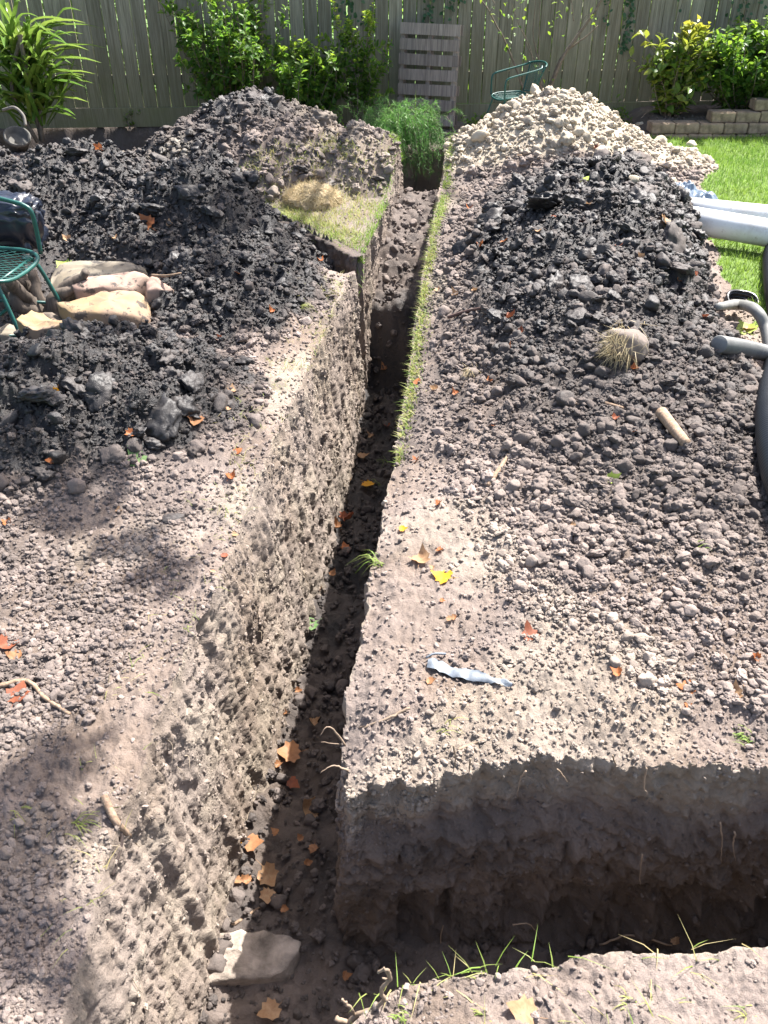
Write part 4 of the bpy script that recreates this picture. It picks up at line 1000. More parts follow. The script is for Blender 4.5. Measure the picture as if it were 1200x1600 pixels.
# green tufts hanging into the trench
def tuft(u, v, n, L, label, tint=.1, dirx=-1.0, group=None):
    p = hit(u, v); root = p; az = rng.normal(math.pi if dirx < 0 else 0, .7, n)
    x = p[0] + rng.normal(0, .012, n); y = p[1] + rng.normal(0, .012, n)
    V = []; F = []; T = []
    for i in range(n):
        h_ = np.array([math.cos(az[i]), math.sin(az[i]) * .8, 0]); l = L * rng.uniform(.5, 1.1); b0 = np.array([x[i], y[i], p[2] - .004])
        C = spline([b0, b0 + h_ * l * .45 + [0, 0, l * .28], b0 + h_ * l + [0, 0, l * rng.uniform(-.35, .2)]], 6); sd = np.cross(h_, [0, 0, 1.]); k0 = len(V)
        for k in range(6): ww = .0019 * (1 - k / 5.3); V += [C[k] + sd * ww, C[k] - sd * ww]
        F += [(k0 + 2 * k, k0 + 2 * k + 1, k0 + 2 * k + 3, k0 + 2 * k + 2) for k in range(5)]; T += [np.clip(tint + rng.uniform(-.1, .3), 0, 1)] * 12
    o = link('grass_tuft', np_mesh('grass_tuft', V, F, True, {'tint': np.array(T)}), TURF); tag(o, label, 'grass tuft', group)
for (u, v, n, L, lab, ti, dx) in [(596, 878, 14, .11, 'green grass tuft overhanging the trench beside the tan and yellow leaves', .05, -1), (606, 722, 9, .11, 'long thin grass blades reaching over the trench at its right edge', .1, -1), (592, 756, 6, .12, 'few grass blades overhanging the trench below the turf strip', .1, -1),
                                  (1168, 1150, 26, .05, 'small bright green grass tuft above the cross trench at the right', .0, -1), (690, 1135, 8, .07, 'pale grass wisps on the trench corner below the plastic scrap', .4, 1), (115, 1288, 14, .10, 'thin green grass wisp on the shaded gravel at lower left', .25, 1),
                                  (20, 1270, 8, .08, 'small grass wisp at the left edge of the picture, lower down', .3, 1), (630, 1585, 12, .035, 'pale green grass tuft on the tip of the near bank', .15, -1), (740, 1585, 9, .045, 'grass tuft in the middle of the near bank edge', .3, 1), (985, 1570, 8, .05, 'grass wisp on the near bank right of centre', .4, -1), (1170, 1585, 9, .045, 'grass wisp at the right end of the near bank', .3, -1),
                                  (1092, 850, 8, .05, 'tiny green sprig on the gravelly right heap', .1, 1), (470, 480, 30, .08, 'grass clump at the far left lip below the turf corner', .35, 1), (530, 445, 24, .07, 'grass clump at the end of the left bank by the turf corner', .3, -1)]:
    tuft(u, v, n, L, lab, ti, dx)
# heap of dead thatch on the turf
p = hit(488, 318); th = empty('thatch_clump', tuple(p)); tag(th, 'clump of dry straw thatch on the turf beside the brown heap', 'thatch')
bm = bmesh.new(); bmesh.ops.create_icosphere(bm, subdivisions=4, radius=1.0)
for v in bm.verts:
    d = v.co.normalized(); k = 1 + .25 * mnoise.noise(d * 2) + .15 * mnoise.noise(d * 6); v.co = Vector((d.x * .20 * k, d.y * .15 * k, max(-.02, d.z * .125 * k)))
me = bpy.data.meshes.new('core'); bm.to_mesh(me); bm.free(); link('core', me, simple('thatch_core', (.34, .27, .17), .95, .1, .4, 40, .5), th)
n = 3800; d = rvec(n); d[:, 2] = np.abs(d[:, 2]); d /= np.linalg.norm(d, axis=1)[:, None]; P = d * np.array([.205, .155, .13]) * rng.uniform(.9, 1.08, n)[:, None]
D = np.cross(d, rvec(n)) + d * .35; D /= np.linalg.norm(D, axis=1)[:, None]; Ln = rng.uniform(.03, .08, n)[:, None]; Sd = np.cross(D, d); Sd /= np.linalg.norm(Sd, axis=1)[:, None] + 1e-9
V = np.stack([P - Sd * .0012, P + Sd * .0012, P + D * Ln], 1).reshape(-1, 3)
tag(link('straw', np_mesh('straw', V, np.arange(n * 3).reshape(-1, 3), True, {'tint': np.repeat(rng.uniform(0, 1, n), 3)}), STRAW, th), kind='stuff')

# lumps of sod on the right heap: a soil clod with matted straw roots
def sod(u, v, r, label, nst=260):
    p = hit(u, v); root = empty('sod_clod', (p[0], p[1], p[2] + r * .45)); tag(root, label, 'sod clod')
    o = put_clod(root, 0, 0, -.15 * r, r * .86, .30, .05, CLODS[3], 'core', (.2, .1, .8)); 
    n = nst; d = rvec(n) * np.array([.5, .5, .5]) + np.array([-.8, -.3, .1]); d /= np.linalg.norm(d, axis=1)[:, None]; P = d * r * .95
    D = rvec(n, .5) + np.array([0, -.2, -.8]) + d * .4; D /= np.linalg.norm(D, axis=1)[:, None]; Ln = (r * rng.uniform(.3, .9, n))[:, None]; Sd = np.cross(D, d); Sd /= np.linalg.norm(Sd, axis=1)[:, None] + 1e-9
    V = np.stack([P - Sd * .001, P + Sd * .001, P + D * Ln], 1).reshape(-1, 3)
    tag(link('straw', np_mesh('straw', V, np.arange(n * 3).reshape(-1, 3), True, {'tint': np.repeat(rng.uniform(0, 1, n), 3)}), STRAW, root), kind='stuff')
sod(982, 552, .105, 'round brown clod with straw roots on the right heap, left of the corrugated pipe')
sod(738, 588, .042, 'small brown sod clod on the right heap near the turf strip', 120)
sod(500, 1180 if False else 275, .05, 'small sod lump beside the straw thatch clump', 120)

# ------------------------------------------------------------------ sandstone slabs and stones
def stone_mat(name, a, b, c_):
    M = Mat(name); v = M.coord('Object'); n1 = M.noise(v, 6, 4, .6); n2 = M.noise(v, 25, 5, .65); n3 = M.noise(v, 14, 4, .7)
    col = M.mix(M.ramp(n1, .35, .65), a, b); col = M.mix(M.ramp(n2, .5, .75, 0, .5), col, c_)
    col = M.mix(M.ramp(n3, .56, .62, 0, .85), col, (.045, .04, .038))
    return M.done(col, .8, M.bump(n2, .35, .006), .3)
ST1 = stone_mat('yellow_sandstone', (.26, .185, .095), (.27, .185, .13), (.20, .165, .12))
ST2 = stone_mat('pink_sandstone', (.31, .205, .165), (.26, .19, .145), (.17, .14, .12))
ST3 = stone_mat('grey_sandstone', (.22, .185, .135), (.17, .15, .12), (.11, .10, .09))
def flat_stone(name, c, outline, thick, mat, label, rot=(0, 0, 0), seed=1, cat='stone'):
    """outline: pairs around the slab seen from above, metres about c"""
    o = np.array(outline, float); P = np.vstack([o, o[:1]]); m = 40
    t = np.linspace(0, len(o), m, endpoint=False); ring = np.array([P[int(q)] + (P[int(q) + 1] - P[int(q)]) * (q - int(q)) for q in t]); ring = (ring + np.roll(ring, 1, 0) + np.roll(ring, -1, 0)) / 3
    ctr = ring.mean(0); V = []; rr_ = random.Random(seed * 7); ext = np.abs(o).max(0); cuts = []
    for _ in range(7):
        nv = Vector((rr_.gauss(0, 1), rr_.gauss(0, 1), rr_.uniform(-.2, .5))).normalized(); cuts.append((nv, rr_.uniform(.72, .92) * math.sqrt((nv.x * ext[0]) ** 2 + (nv.y * ext[1]) ** 2 + (nv.z * thick * .55) ** 2)))
    prof = [(.0, -.5), (.6, -.5), (.95, -.47), (1.0, -.36), (1.015, .08), (.995, .37), (.955, .465), (.88, .505), (.6, .53), (.3, .54), (.0, .55)]
    for s, z in prof:
        for i in range(m):
            q = ctr + (ring[i] - ctr) * s; p = Vector((q[0], q[1], z * thick))
            k = mnoise.noise(p * 7 + Vector((seed * 5.1, 0, 0))) * .017 + mnoise.noise(p * 28 + Vector((seed, 3, 0))) * .009 - .012 * abs(mnoise.noise(Vector((p.x * 5, p.y * 5, p.z * 55 + seed))))
            if s > 0: p.z += k * 1.7 + .018 * mnoise.noise(Vector((q[0] * 5, q[1] * 5, seed)))
            p.x += k * s; p.y += k * s * .7
            for nv, dd in cuts:
                e = p.dot(nv) - dd
                if e > 0: p -= nv * e * .9
            V.append(tuple(p))
    F = [(a * m + i, a * m + (i + 1) % m, (a + 1) * m + (i + 1) % m, (a + 1) * m + i) for a in range(len(prof) - 1) for i in range(m)]
    me = np_mesh(name, V, F); ob = link(name, me, mat, None, c, rot); return tag(ob, label, cat)
def gz(x, y): return float(ground(np.array([x]), np.array([y]))[0])
flat_stone('sandstone_slab', (-1.40, 4.17, gz(-1.4, 4.17) + .085), [(-.26, -.05), (-.22, .12), (-.05, .17), (.14, .15), (.27, .08), (.28, -.0), (.18, -.09), (0, -.12), (-.2, -.12)], .155, ST1, 'large yellow and buff sandstone slab, nearest of the pile by the green chair', (.10, .03, .05), 1)
flat_stone('sandstone_slab', (-1.43, 4.42, gz(-1.43, 4.42) + .13), [(-.23, -.10), (-.17, .09), (.02, .13), (.17, .14), (.22, -.03), (.10, -.12)], .14, ST2, 'pink sandstone block lying in the middle of the stone pile', (.06, -.08, .2), 2)
flat_stone('sandstone_slab', (-1.60, 4.66, gz(-1.6, 4.66) + .10), [(-.30, -.16), (-.26, .06), (-.05, .17), (.26, .20), (.30, .06), (.12, -.12), (-.1, -.2)], .12, ST3, 'grey-buff sandstone slab at the back of the stone pile, specked with soil', (.12, .0, .05), 3)
flat_stone('sandstone_block', (-1.17, 4.33, gz(-1.17, 4.33) + .035), [(-.07, -.05), (-.06, .06), (.06, .07), (.08, -.04)], .09, ST2, 'small reddish stone wedged at the right end of the stone pile', (.1, .1, .3), 4)
flat_stone('flat_stone', (-1.70, 3.92, gz(-1.7, 3.92) + .04), [(-.20, -.07), (-.12, .08), (.08, .09), (.2, .02), (.1, -.09)], .07, ST3, 'flat tan stone just below the near chair leg', (.1, .05, .1), 5)
flat_stone('flat_stone', (-1.52, 3.68, gz(-1.52, 3.68) + .03), [(-.16, -.06), (-.1, .07), (.08, .09), (.15, .0), (.05, -.08)], .08, ST1, 'tan stone half buried in black clay below the flat stone', (.15, .05, -.2), 6)
flat_stone('flat_stone', (-1.66, 4.12, gz(-1.66, 4.12) + .03), [(-.10, -.04), (-.06, .05), (.06, .05), (.1, -.02)], .05, stone_mat('blue_stone', (.22, .25, .27), (.28, .3, .3), (.18, .2, .2)), 'small blue-grey stone beside the chair leg', (.1, 0, .1), 7)
flat_stone('pale_lump', (-.45, 1.37, -.855), [(-.22, -.06), (-.2, .07), (-.05, .08), (.1, .09), (.23, .06), (.21, -.06), (.02, -.085)], .15, simple('pale_clay_lump', (.25, .21, .175), .95, .15, .6, 14, 1.0), 'pale rough clay lump across the trench floor at the bottom, half in shade', (.12, .06, .05), 8, 'lump')

# weathered stump under the chair
WOODG = wood_material('driftwood', (.055, .045, .038), (.15, .12, .095), None, .5)
p = np.array([-1.80, 4.32, 0.0]); p[2] = gz(p[0], p[1])
m = MB()
for k in range(7):
    a0 = rng.uniform(-.5, .5); C = spline([(rng.normal(0, .05), rng.normal(0, .05), -.03), (a0 * .25, rng.normal(0, .05), .12), (a0 * .5 + rng.normal(0, .05), rng.normal(0, .1), rng.uniform(.16, .30))], 12)
    C = C + rng.normal(0, .006, C.shape); m.tube(C, (.042 + .008 * np.sin(np.linspace(0, 5 + k, 12))) * np.linspace(1.15, .55, 12), 9)
C = spline([(-.05, -.1, .02), (.10, -.18, .06), (.24, -.26, .05), (.30, -.2, .10)], 14); m.tube(C + rng.normal(0, .006, C.shape), np.linspace(.05, .03, 14), 9)
tag(m.build('stump', WOODG, None, True, loc=tuple(p)), 'weathered grey-brown tree stump under the near green chair', 'stump')

# ------------------------------------------------------------------ green wire-mesh chairs
TEAL = simple('green_paint', (.008, .072, .060), .4, .5, .2, 30, .05)
def make_chair(loc, rz, label, near_arm=1.0, back=True):
    """seat faces +x; origin on the ground under the seat"""
    t = empty('garden_chair', loc, rz); tag(t, label, 'chair')
    sh, sw, sd = .40, .44, .42
    def seat_z(x, y): return sh + .012 * (x / .21) ** 2 * (1 if x < 0 else -1.6) - .018 * (1 - (2 * y / sw) ** 2)
    def rim(k, n=48):
        th = 2 * math.pi * k / n; c, s = math.cos(th), math.sin(th); e = .45
        x = sd / 2 * math.copysign(abs(c) ** e, c); y = sw / 2 * math.copysign(abs(s) ** e, s); return (x, y, seat_z(x, y) + .004)
    m = MB(); m.tube([rim(k) for k in range(49)], .010, 8, False); m.build('seat_rim', TEAL, t)
    m = MB(); stp = .034
    for dg in (1, -1):
        q = -.62
        while q < .62:
            pts = []
            for s in np.linspace(-.34, .34, 16):
                x, y = s, dg * (s * .62) + q
                if (abs(x) / (sd / 2)) ** 4.4 + (abs(y) / (sw / 2)) ** 4.4 < 1: pts.append((x, y, seat_z(x, y)))
            if len(pts) > 1: m.tube(pts, .0022, 4, False)
            q += stp
    m.build('seat_mesh', TEAL, t)
    for sy_ in (1, -1):
        x0 = sd / 2 - .03 if sy_ > 0 else sd / 2 - .03 - (1 - near_arm) * .5
        yy_ = sy_ * (sw / 2 + .012)
        C = spline([(x0, yy_, sh - .02), (x0 + .005, yy_, sh + .10), (x0 + .0, yy_, sh + .185), (x0 - .03, yy_, sh + .215), (x0 - .10, yy_, sh + .235), (-sd / 2 - .02, yy_ * .98, sh + .30), (-sd / 2 - .07, yy_ * .8, sh + .33)], 40)
        m = MB(); m.tube(C, .011, 8); m.build('arm', TEAL, t)
        for sx_ in (1, -1):
            C = spline([(sx_ * .12, sy_ * .15, sh - .02), (sx_ * .17, sy_ * .19, sh - .06), (sx_ * .27, sy_ * .235, 0.0)], 14)
            m = MB(); m.tube(C, .010, 8); m.build('leg', TEAL, t)
        m = MB(); m.tube([(-.225, sy_ * .215, .13), (.225, sy_ * .215, .13)], .008, 6); m.build('stretcher', TEAL, t)
    for q in ([(0.0, -.215, .13), (0.0, .215, .13)], [(.15, -.17, sh - .03), (.15, .17, sh - .03)], [(-.15, -.17, sh - .03), (-.15, .17, sh - .03)]):
        m = MB(); m.tube(q, .0085, 6); m.build('brace', TEAL, t)
    # flared round back
    ph = np.linspace(-1.15, 1.15, 25)
    def bk(a, r): return (-sd / 2 - .07 - .10 * r + .13 * (1 - math.cos(a)), math.sin(a) * (.16 + .09 * r), sh + .02 + .33 * r - .05 * r * (1 - math.cos(a)))
    m = MB(); m.tube([bk(a, 1) for a in ph], .011, 8); m.tube([bk(a, 0.02) for a in ph], .009, 8); m.tube([bk(ph[0], r) for r in np.linspace(0, 1, 6)], .009, 6); m.tube([bk(ph[-1], r) for r in np.linspace(0, 1, 6)], .009, 6); m.build('back_frame', TEAL, t)
    m = MB()
    for sgn in (1, -1):
        for q in np.linspace(-2.4, 2.4, 34):
            pts = [bk(q + sgn * r * 1.2, r) for r in np.linspace(0, 1, 9) if abs(q + sgn * r * 1.2) < 1.15]
            if len(pts) > 1: m.tube(pts, .0022, 4, False)
    m.build('back_mesh', TEAL, t); return t
ch1 = make_chair((-1.93, 4.10, -0.015 + gz(-1.72, 4.10)), -.12, 'green wire-mesh garden chair at the left edge, near the sandstone slabs', .35)
ch2 = make_chair((1.18, 8.75, .09), math.pi + .25, 'green wire-mesh garden chair by the fence, half hidden behind the clay heap')
ch2.scale = (.76, .76, .76)
# black bag behind the chair
BAG = simple('black_bag', (.012, .016, .028), .28, .6, .2, 8, .1)
bm = bmesh.new(); bmesh.ops.create_icosphere(bm, subdivisions=5, radius=1.0)
for v in bm.verts:
    d = v.co.normalized(); e = Vector([math.copysign(abs(c_) ** .55, c_) for c_ in d]); cr_ = abs(mnoise.noise(d * 2.6 + Vector((3, 0, 0)))) + .5 * abs(mnoise.noise(d * 6 + Vector((0, 5, 0)))) 
    k = 1 - .30 * cr_ ; v.co = Vector((e.x * .22 * k, e.y * .13 * k, e.z * .155 * k))
me = bpy.data.meshes.new('bag'); bm.to_mesh(me); bm.free(); me.polygons.foreach_set('use_smooth', [True] * len(me.polygons))
pb = at_y(0, 348, 4.62)
tag(link('plastic_bag', me, BAG, None, (pb[0] + .02, 4.62, pb[2]), (.1, .05, .15)), 'crumpled black plastic bag beside the near green chair', 'bag')
# a stump the bag rests on, hidden by the seat
bg = np.array([pb[0] - .05, 4.62]); h0 = gz(*bg); m = MB(); zt = pb[2] - .12
C = np.array([(bg[0] + .02 * math.sin(i), bg[1], h0 - .05 + (zt - h0 + .05) * i / 7) for i in range(8)]); m.tube(C, .13 + .015 * np.sin(np.arange(8) * 1.7), 14)
tag(m.build('log', WOODG), 'brown upright log under the black bag', 'log')

# ------------------------------------------------------------------ pipes, hose, coil, tarp at the right
M = Mat('white_pvc'); v_ = M.coord('Object'); n_ = M.noise(v_, 5, 5, .7); n2_ = M.noise(v_, 30, 4, .7)
c = M.mix(M.ramp(n_, .46, .70, 0, .6), (.70, .71, .70), (.36, .30, .25)); c = M.mix(M.ramp(n2_, .6, .7, 0, .5), c, (.3, .25, .21)); PVC = M.done(c, .38, None, .5)
def pipe(name, a, b, r, mat, label, wall=.004, n=28):
    a, b = np.array(a, float), np.array(b, float); V1, F1 = tube_geo(np.linspace(a, b, 6), r, n, False); V2, F2 = tube_geo(np.linspace(a, b, 6), r - wall, n, False)
    o = len(V1); F = [tuple(f) for f in F1] + [tuple(i + o for i in f[::-1]) for f in F2]
    for e, s in ((0, 1), (5, -1)):
        for j in range(n):
            q = (e * n + j, e * n + (j + 1) % n, o + e * n + (j + 1) % n, o + e * n + j); F.append(q if s < 0 else q[::-1])
    m = MB(); m.add(np.vstack([V1, V2]), F); return tag(m.build(name, mat), label, 'pipe')
pipe('white_pipe', (1.80, 5.72, .155), (3.6, 4.75, .085), .083, PVC, 'thick white pipe at the right, its end buried in the spoil heap')
pipe('white_pipe', (2.03, 6.08, .10), (4.0, 5.32, .085), .078, PVC, 'white pipe on the lawn, behind the one buried in the heap')
def corr_mat(name, col, rough=.45):
    return simple(name, col, rough, .5, .25, 10, .05)
def corrugated(name, pts, r, amp, pitch, mat, label, n=20, cat='hose'):
    C = spline(pts, 400); L = np.concatenate([[0], np.cumsum(np.linalg.norm(np.diff(C, axis=0), axis=1))]); k = int(L[-1] / (pitch / 4)); s = np.linspace(0, L[-1], k)
    P = np.stack([np.interp(s, L, C[:, i]) for i in range(3)], 1); rr = r + amp * np.clip(np.sin(2 * np.pi * s / pitch) * 1.6, -1, 1)
    m = MB(); m.tube(P, rr, n, True); return tag(m.build(name, mat), label, cat)
HOSE = corr_mat('black_corrugated', (.022, .024, .027))
def hp(u, v, y): return at_y(u, v, y)
hpts = []
for u, v, lf in [(1300, 440, .05), (1262, 395, .10), (1226, 372, .16), (1208, 400, .16), (1208, 450, .10), (1216, 505, .07), (1216, 560, .06), (1208, 605, .065), (1205, 650, .07), (1208, 700, .06), (1222, 765, .06), (1262, 860, .06)]:
    q = hit(min(u, 1196), v); q = at_y(u, v, q[1] - lf * .6); hpts.append(q + np.array([0, 0, 0.0]))
hz_ = np.array(hpts)
for k in range(len(hz_)): hz_[k, 2] = max(hz_[k, 2], gz(hz_[k, 0], hz_[k, 1]) + .055)
corrugated('corrugated_hose', hz_, .056, .0045, .0135, HOSE, 'long black corrugated hose snaking down the right edge of the picture')
GREYP = corr_mat('grey_corrugated', (.13, .133, .13), .6)
a, b = hit(1120, 552), hit(1196, 572)
corrugated('corrugated_pipe', [a + [0, 0, .04], (a + b) / 2 + [0, 0, .055], b + [.05, 0, .05]], .034, .003, .010, GREYP, 'short grey corrugated pipe lying on the right heap beside the hose', 18, 'pipe')
C = spline([hit(1118, 490) + [0, 0, .035], hit(1150, 490) + [0, 0, .05], hp(1178, 490, 4.0) + [0, 0, .02], hp(1196, 512, 3.9), hp(1204, 560, 3.75)], 40)
m = MB(); m.tube(C, np.concatenate([np.linspace(.016, .027, 8), np.full(32, .027)]), 14); tag(m.build('grey_pipe', simple('grey_plastic', (.17, .17, .16), .55, .4, .2, 12, .1)), 'bent smooth grey pipe on the right heap, above the corrugated one', 'pipe')
p = hit(1150, 478); root = empty('tubing_coil', (p[0] + .03, p[1] + .03, p[2] - .015)); root.rotation_euler = (.35, .1, 0); tag(root, 'small coil of black irrigation tubing beside the grey bent pipe', 'tubing coil')
BLKP = simple('black_plastic', (.012, .013, .015), .25, .6, .1, 10, .02)
for k in range(5):
    m = MB(); m.tube([((.085 - .004 * (k % 2)) * math.cos(t), (.075 - .004 * (k % 2)) * math.sin(t), .012 * k + .004 * math.sin(3 * t)) for t in np.linspace(0, 6.283, 41)], .0085, 8, False); m.build('loop', BLKP, root)
def crumple(name, loc, sx_, sy_, h, mat, label, seed, rot=(0, 0, 0), n=46, cat='plastic sheet', edge=.25):
    X, Y = np.meshgrid(np.linspace(-1, 1, n), np.linspace(-1, 1, n)); Z = h * (.5 + .9 * np.abs(perlin(X * 1.3 + seed, Y * 1.3, seed)) + .5 * np.abs(perlin(X * 3, Y * 3, seed + 1))) * sstep(1.15, .5, np.hypot(X, Y))
    ex = 1 + edge * fbm(np.arctan2(Y, X) * 1.5, X * 0 + seed, 3, seed + 4); V = np.stack([X * sx_ * ex, Y * sy_ * ex, Z], -1).reshape(-1, 3); ii = np.arange(n * n).reshape(n, n)
    F = np.stack([ii[:-1, :-1], ii[:-1, 1:], ii[1:, 1:], ii[1:, :-1]], -1).reshape(-1, 4); rr = np.hypot(X, Y).ravel(); F = F[(rr[F].max(1) < 1.08)]
    return tag(link(name, np_mesh(name, V, F), mat, None, loc, rot), label, cat)
TARP = simple('blue_grey_plastic', (.13, .17, .225), .3, .6, .25, 9, .1)
p = at_z(1082, 318, .06); crumple('plastic_sheet', (p[0], p[1], .03), .22, .26, .10, TARP, 'crumpled blue-grey plastic sheet between the clay heap and the lawn', 5)
p = at_z(1112, 345, .06); crumple('plastic_sheet', (p[0], p[1], .02), .22, .20, .09, TARP, 'crumpled blue-grey plastic sheet touching the white pipes', 9)
p = at_z(1075, 300, .06); crumple('plastic_sheet', (p[0], p[1] + .1, .03), .12, .12, .07, TARP, 'small blue plastic scrap at the foot of the clay heap', 12)
# strip of torn plastic at the front of the right bank
a, b = hit(668, 1042), hit(800, 1074); mid = (a + b) / 2
dirv = b - a; Ls = np.linalg.norm(dirv); V = []; F = []; nn = 26
for i in range(nn):
    t = i / (nn - 1); w_ = .026 * (math.sin(math.pi * min(1, t * .8 + .12)) ** .8) * (1 - .55 * t); c = a + dirv * t; zc = gz(c[0], c[1])
    for j, q in enumerate((-1, -.3, .4, 1)):
        V.append((c[0] + q * w_ * .25, c[1] + q * w_, max(zc, gz(c[0], c[1] + q * w_)) + .009 + .010 * perlin(np.array([t * 7.0]), np.array([q * 1.3]), 4)[0] + .006 * (1 - q * q)))
for i in range(nn - 1):
    for j in range(3): F.append((i * 4 + j, (i + 1) * 4 + j, (i + 1) * 4 + j + 1, i * 4 + j + 1))
SCRAP = simple('dusty_plastic', (.13, .15, .175), .5, .5, .35, 30, .15)
tag(link('plastic_scrap', np_mesh('plastic_scrap', V, F), SCRAP), 'long torn strip of dusty grey plastic on the trench corner', 'plastic scrap')
m = MB(); q = hit(672, 1028); m.tube(spline([q + [-.012, -.01, .01], q + [.01, 0, .016], q + [.045, .004, .012]], 8), .0035, 6); tag(m.build('plastic_sliver', SCRAP), 'short sliver of grey plastic just above the long torn strip', 'plastic scrap')
# blue pipe stub in the turf edge
q = at_z(603, 310, -.03); pipe('blue_pipe', (q[0] - .10, q[1] + .05, -.05), (q[0] + .04, q[1] - .02, -.04), .028, simple('blue_plastic', (.16, .22, .30), .4, .5, .15, 10, .05), 'cut end of a blue-grey pipe sticking out of the turf edge')
# planter pot and old hose behind the left heap
POT = simple('grey_pot', (.10, .095, .085), .8, .3, .4, 10, .3)
p0 = at_y(22, 205, 8.3); m = MB()
prof = [(.0, 0), (.08, 0), (.10, .14), (.115, .14), (.115, .17), (.10, .17), (.09, .13), (0, .12)]; n = 24
V = [(r * math.cos(2 * math.pi * j / n), r * math.sin(2 * math.pi * j / n), z) for r, z in prof for j in range(n)]
F = [(i * n + j, i * n + (j + 1) % n, (i + 1) * n + (j + 1) % n, (i + 1) * n + j) for i in range(len(prof) - 1) for j in range(n)]; m.add(V, F)
o = m.build('plant_pot', POT); o.location = (p0[0], 8.3, p0[2] - .16); o.rotation_euler = (.5, .35, 0); tag(o, 'grey plant pot tipped over under the strappy plant', 'plant pot')
C = [at_y(u, v, y) for u, v, y in [(4, 172, 8.1), (22, 168, 8.1), (36, 180, 8.05), (40, 196, 8.0)]]
m = MB(); m.tube(spline(C, 50), .013, 10); tag(m.build('old_hose', simple('pale_hose', (.13, .12, .105), .7, .3, .3, 15, .2)), 'loop of old pale hose lying at the tipped plant pot', 'hose')

# ------------------------------------------------------------------ sticks and roots
STICK = wood_material('stick_wood', (.19, .125, .08), (.33, .24, .17), None, 1.4)
def stick(pts, r, label, mat=STICK, name='stick', cat='stick', lift=.5, taper=.8, group=None, jit=.0):
    P = [hit(*q[:2]) + np.array([0, 0, r * lift + (q[2] if len(q) > 2 else 0)]) for q in pts]
    C = spline(P, 6 * len(P)) if len(P) > 2 else np.linspace(P[0], P[1], 9); C = C + rng.normal(0, jit, C.shape)
    m = MB(); m.tube(C, np.linspace(r, r * taper, len(C)), 8); return tag(m.build(name, mat), label, cat, group)
stick([(1030, 655, .02), (1070, 704, .015)], .022, 'thick bare brown piece of branch on the right heap', taper=.85)
stick([(762, 762), (778, 738), (795, 712)], .012, 'pale dry wood splinter on the right heap slope', taper=.5)
stick([(700, 500, .01), (730, 492, .015), (752, 486, .01)], .009, 'dark reddish twig on the right heap near the turf strip', simple('twig_bark', (.10, .06, .05), .7, .3, .2, 20, .2))
stick([(240, 446, .05), (262, 447, .05), (285, 440, .04)], .009, 'short pale twig beside the sandstone slabs', taper=.5)
stick([(318, 1466), (370, 1442), (415, 1412)], .006, 'thin pale stick across the trench floor edge', taper=.7, jit=.001)
stick([(790, 250, .01), (815, 246, .01)], .010, 'short brown stick on the dark top of the right heap')
stick([(788, 1, 0)] if False else [(870, 625), (905, 632)], .005, 'thin tan splinter below the sod clod')
stick([(945, 632), (975, 640)], .009, 'pale bark chip on the right heap below the sod clod')
stick([(0, 1078, .012), (45, 1072, .015), (75, 1098, .01), (110, 1118, .0)], .007, 'thin twisting root on the left gravel', jit=.001)
stick([(172, 1280, .012), (190, 1310, .0), (176, 1370, .0)], .006, 'dark root hanging down the left trench wall', simple('dark_root', (.06, .045, .04), .8, .2, .2, 20, .2), 'root', 'root')
stick([(165, 1255, .02), (183, 1290, .01), (202, 1308, .0)], .010, 'pale thick root on the left trench wall', STICK, 'root', 'root')
ROOT = simple('root_fibre', (.24, .18, .13), .8, .2, .25, 30, .2)
RLS = [[(548, 1012, 0), (525, 1022, 0), (510, 1032, -.01)], [(575, 1133), (540, 1160), (502, 1160)], [(540, 1165), (515, 1136), (500, 1150)], [(545, 1205), (520, 1196), (500, 1208)], [(530, 1128), (515, 1132), (506, 1140)], [(545, 1050), (532, 1052), (526, 1058)], [(590, 780), (575, 800), (560, 790)]]
rank1 = {tuple(q[0]): k for k, q in enumerate(sorted(RLS, key=lambda q: q[-1][1]))}
ORD1 = ['farthest', 'second farthest', 'third farthest', 'middle', 'third nearest', 'second nearest', 'nearest', 'last']
for pts in RLS:
    P = []
    y0 = None
    p0 = hit(*pts[0][:2]); ys = [p0[1], p0[1] - .01, p0[1] - .03]
    C = spline([at_y(q[0], q[1], yv) for q, yv in zip(pts, ys)], 14); C = C + rng.normal(0, .0012, C.shape)
    m = MB(); m.tube(C, np.linspace(.0034, .0006, 14), 6); tag(m.build('root', ROOT), f'thin pale root poking from the right trench wall, the {ORD1[rank1[tuple(pts[0])]]} of them', 'root', 'roots poking out of the trench side')
ORD = ['first', 'second', 'third', 'fourth', 'fifth', 'sixth', 'seventh', 'eighth', 'ninth', 'tenth', 'eleventh']
RL2 = [[(708, 1165), (712, 1190), (706, 1212)], [(735, 1185), (733, 1205), (738, 1222)], [(822, 1205), (812, 1220), (808, 1243)], [(870, 1203), (880, 1212), (887, 1222)], [(1010, 1200), (1006, 1228), (1012, 1242)], [(1126, 1285), (1128, 1320), (1126, 1350)], [(1003, 1335), (1000, 1365), (1001, 1385)], [(1148, 1300), (1146, 1325), (1150, 1345)], [(958, 1180), (962, 1200), (956, 1212)], [(800, 1445), (828, 1444), (845, 1472)]]
rank2 = {tuple(q[0]): k for k, q in enumerate(sorted(RL2, key=lambda q: q[0][0]))}
for pts in RL2:
    C = spline([at_y(q[0], q[1], 1.37 + .01 * i) for i, q in enumerate(pts)], 12) + rng.normal(0, .001, (12, 3)); m = MB(); m.tube(C, np.linspace(.0026, .0006, 12), 5)
    tag(m.build('root', ROOT), f'fine root on the shaded cross trench face, {ORD[rank2[tuple(pts[0])]]} from the left', 'root', 'roots on the cross trench face')
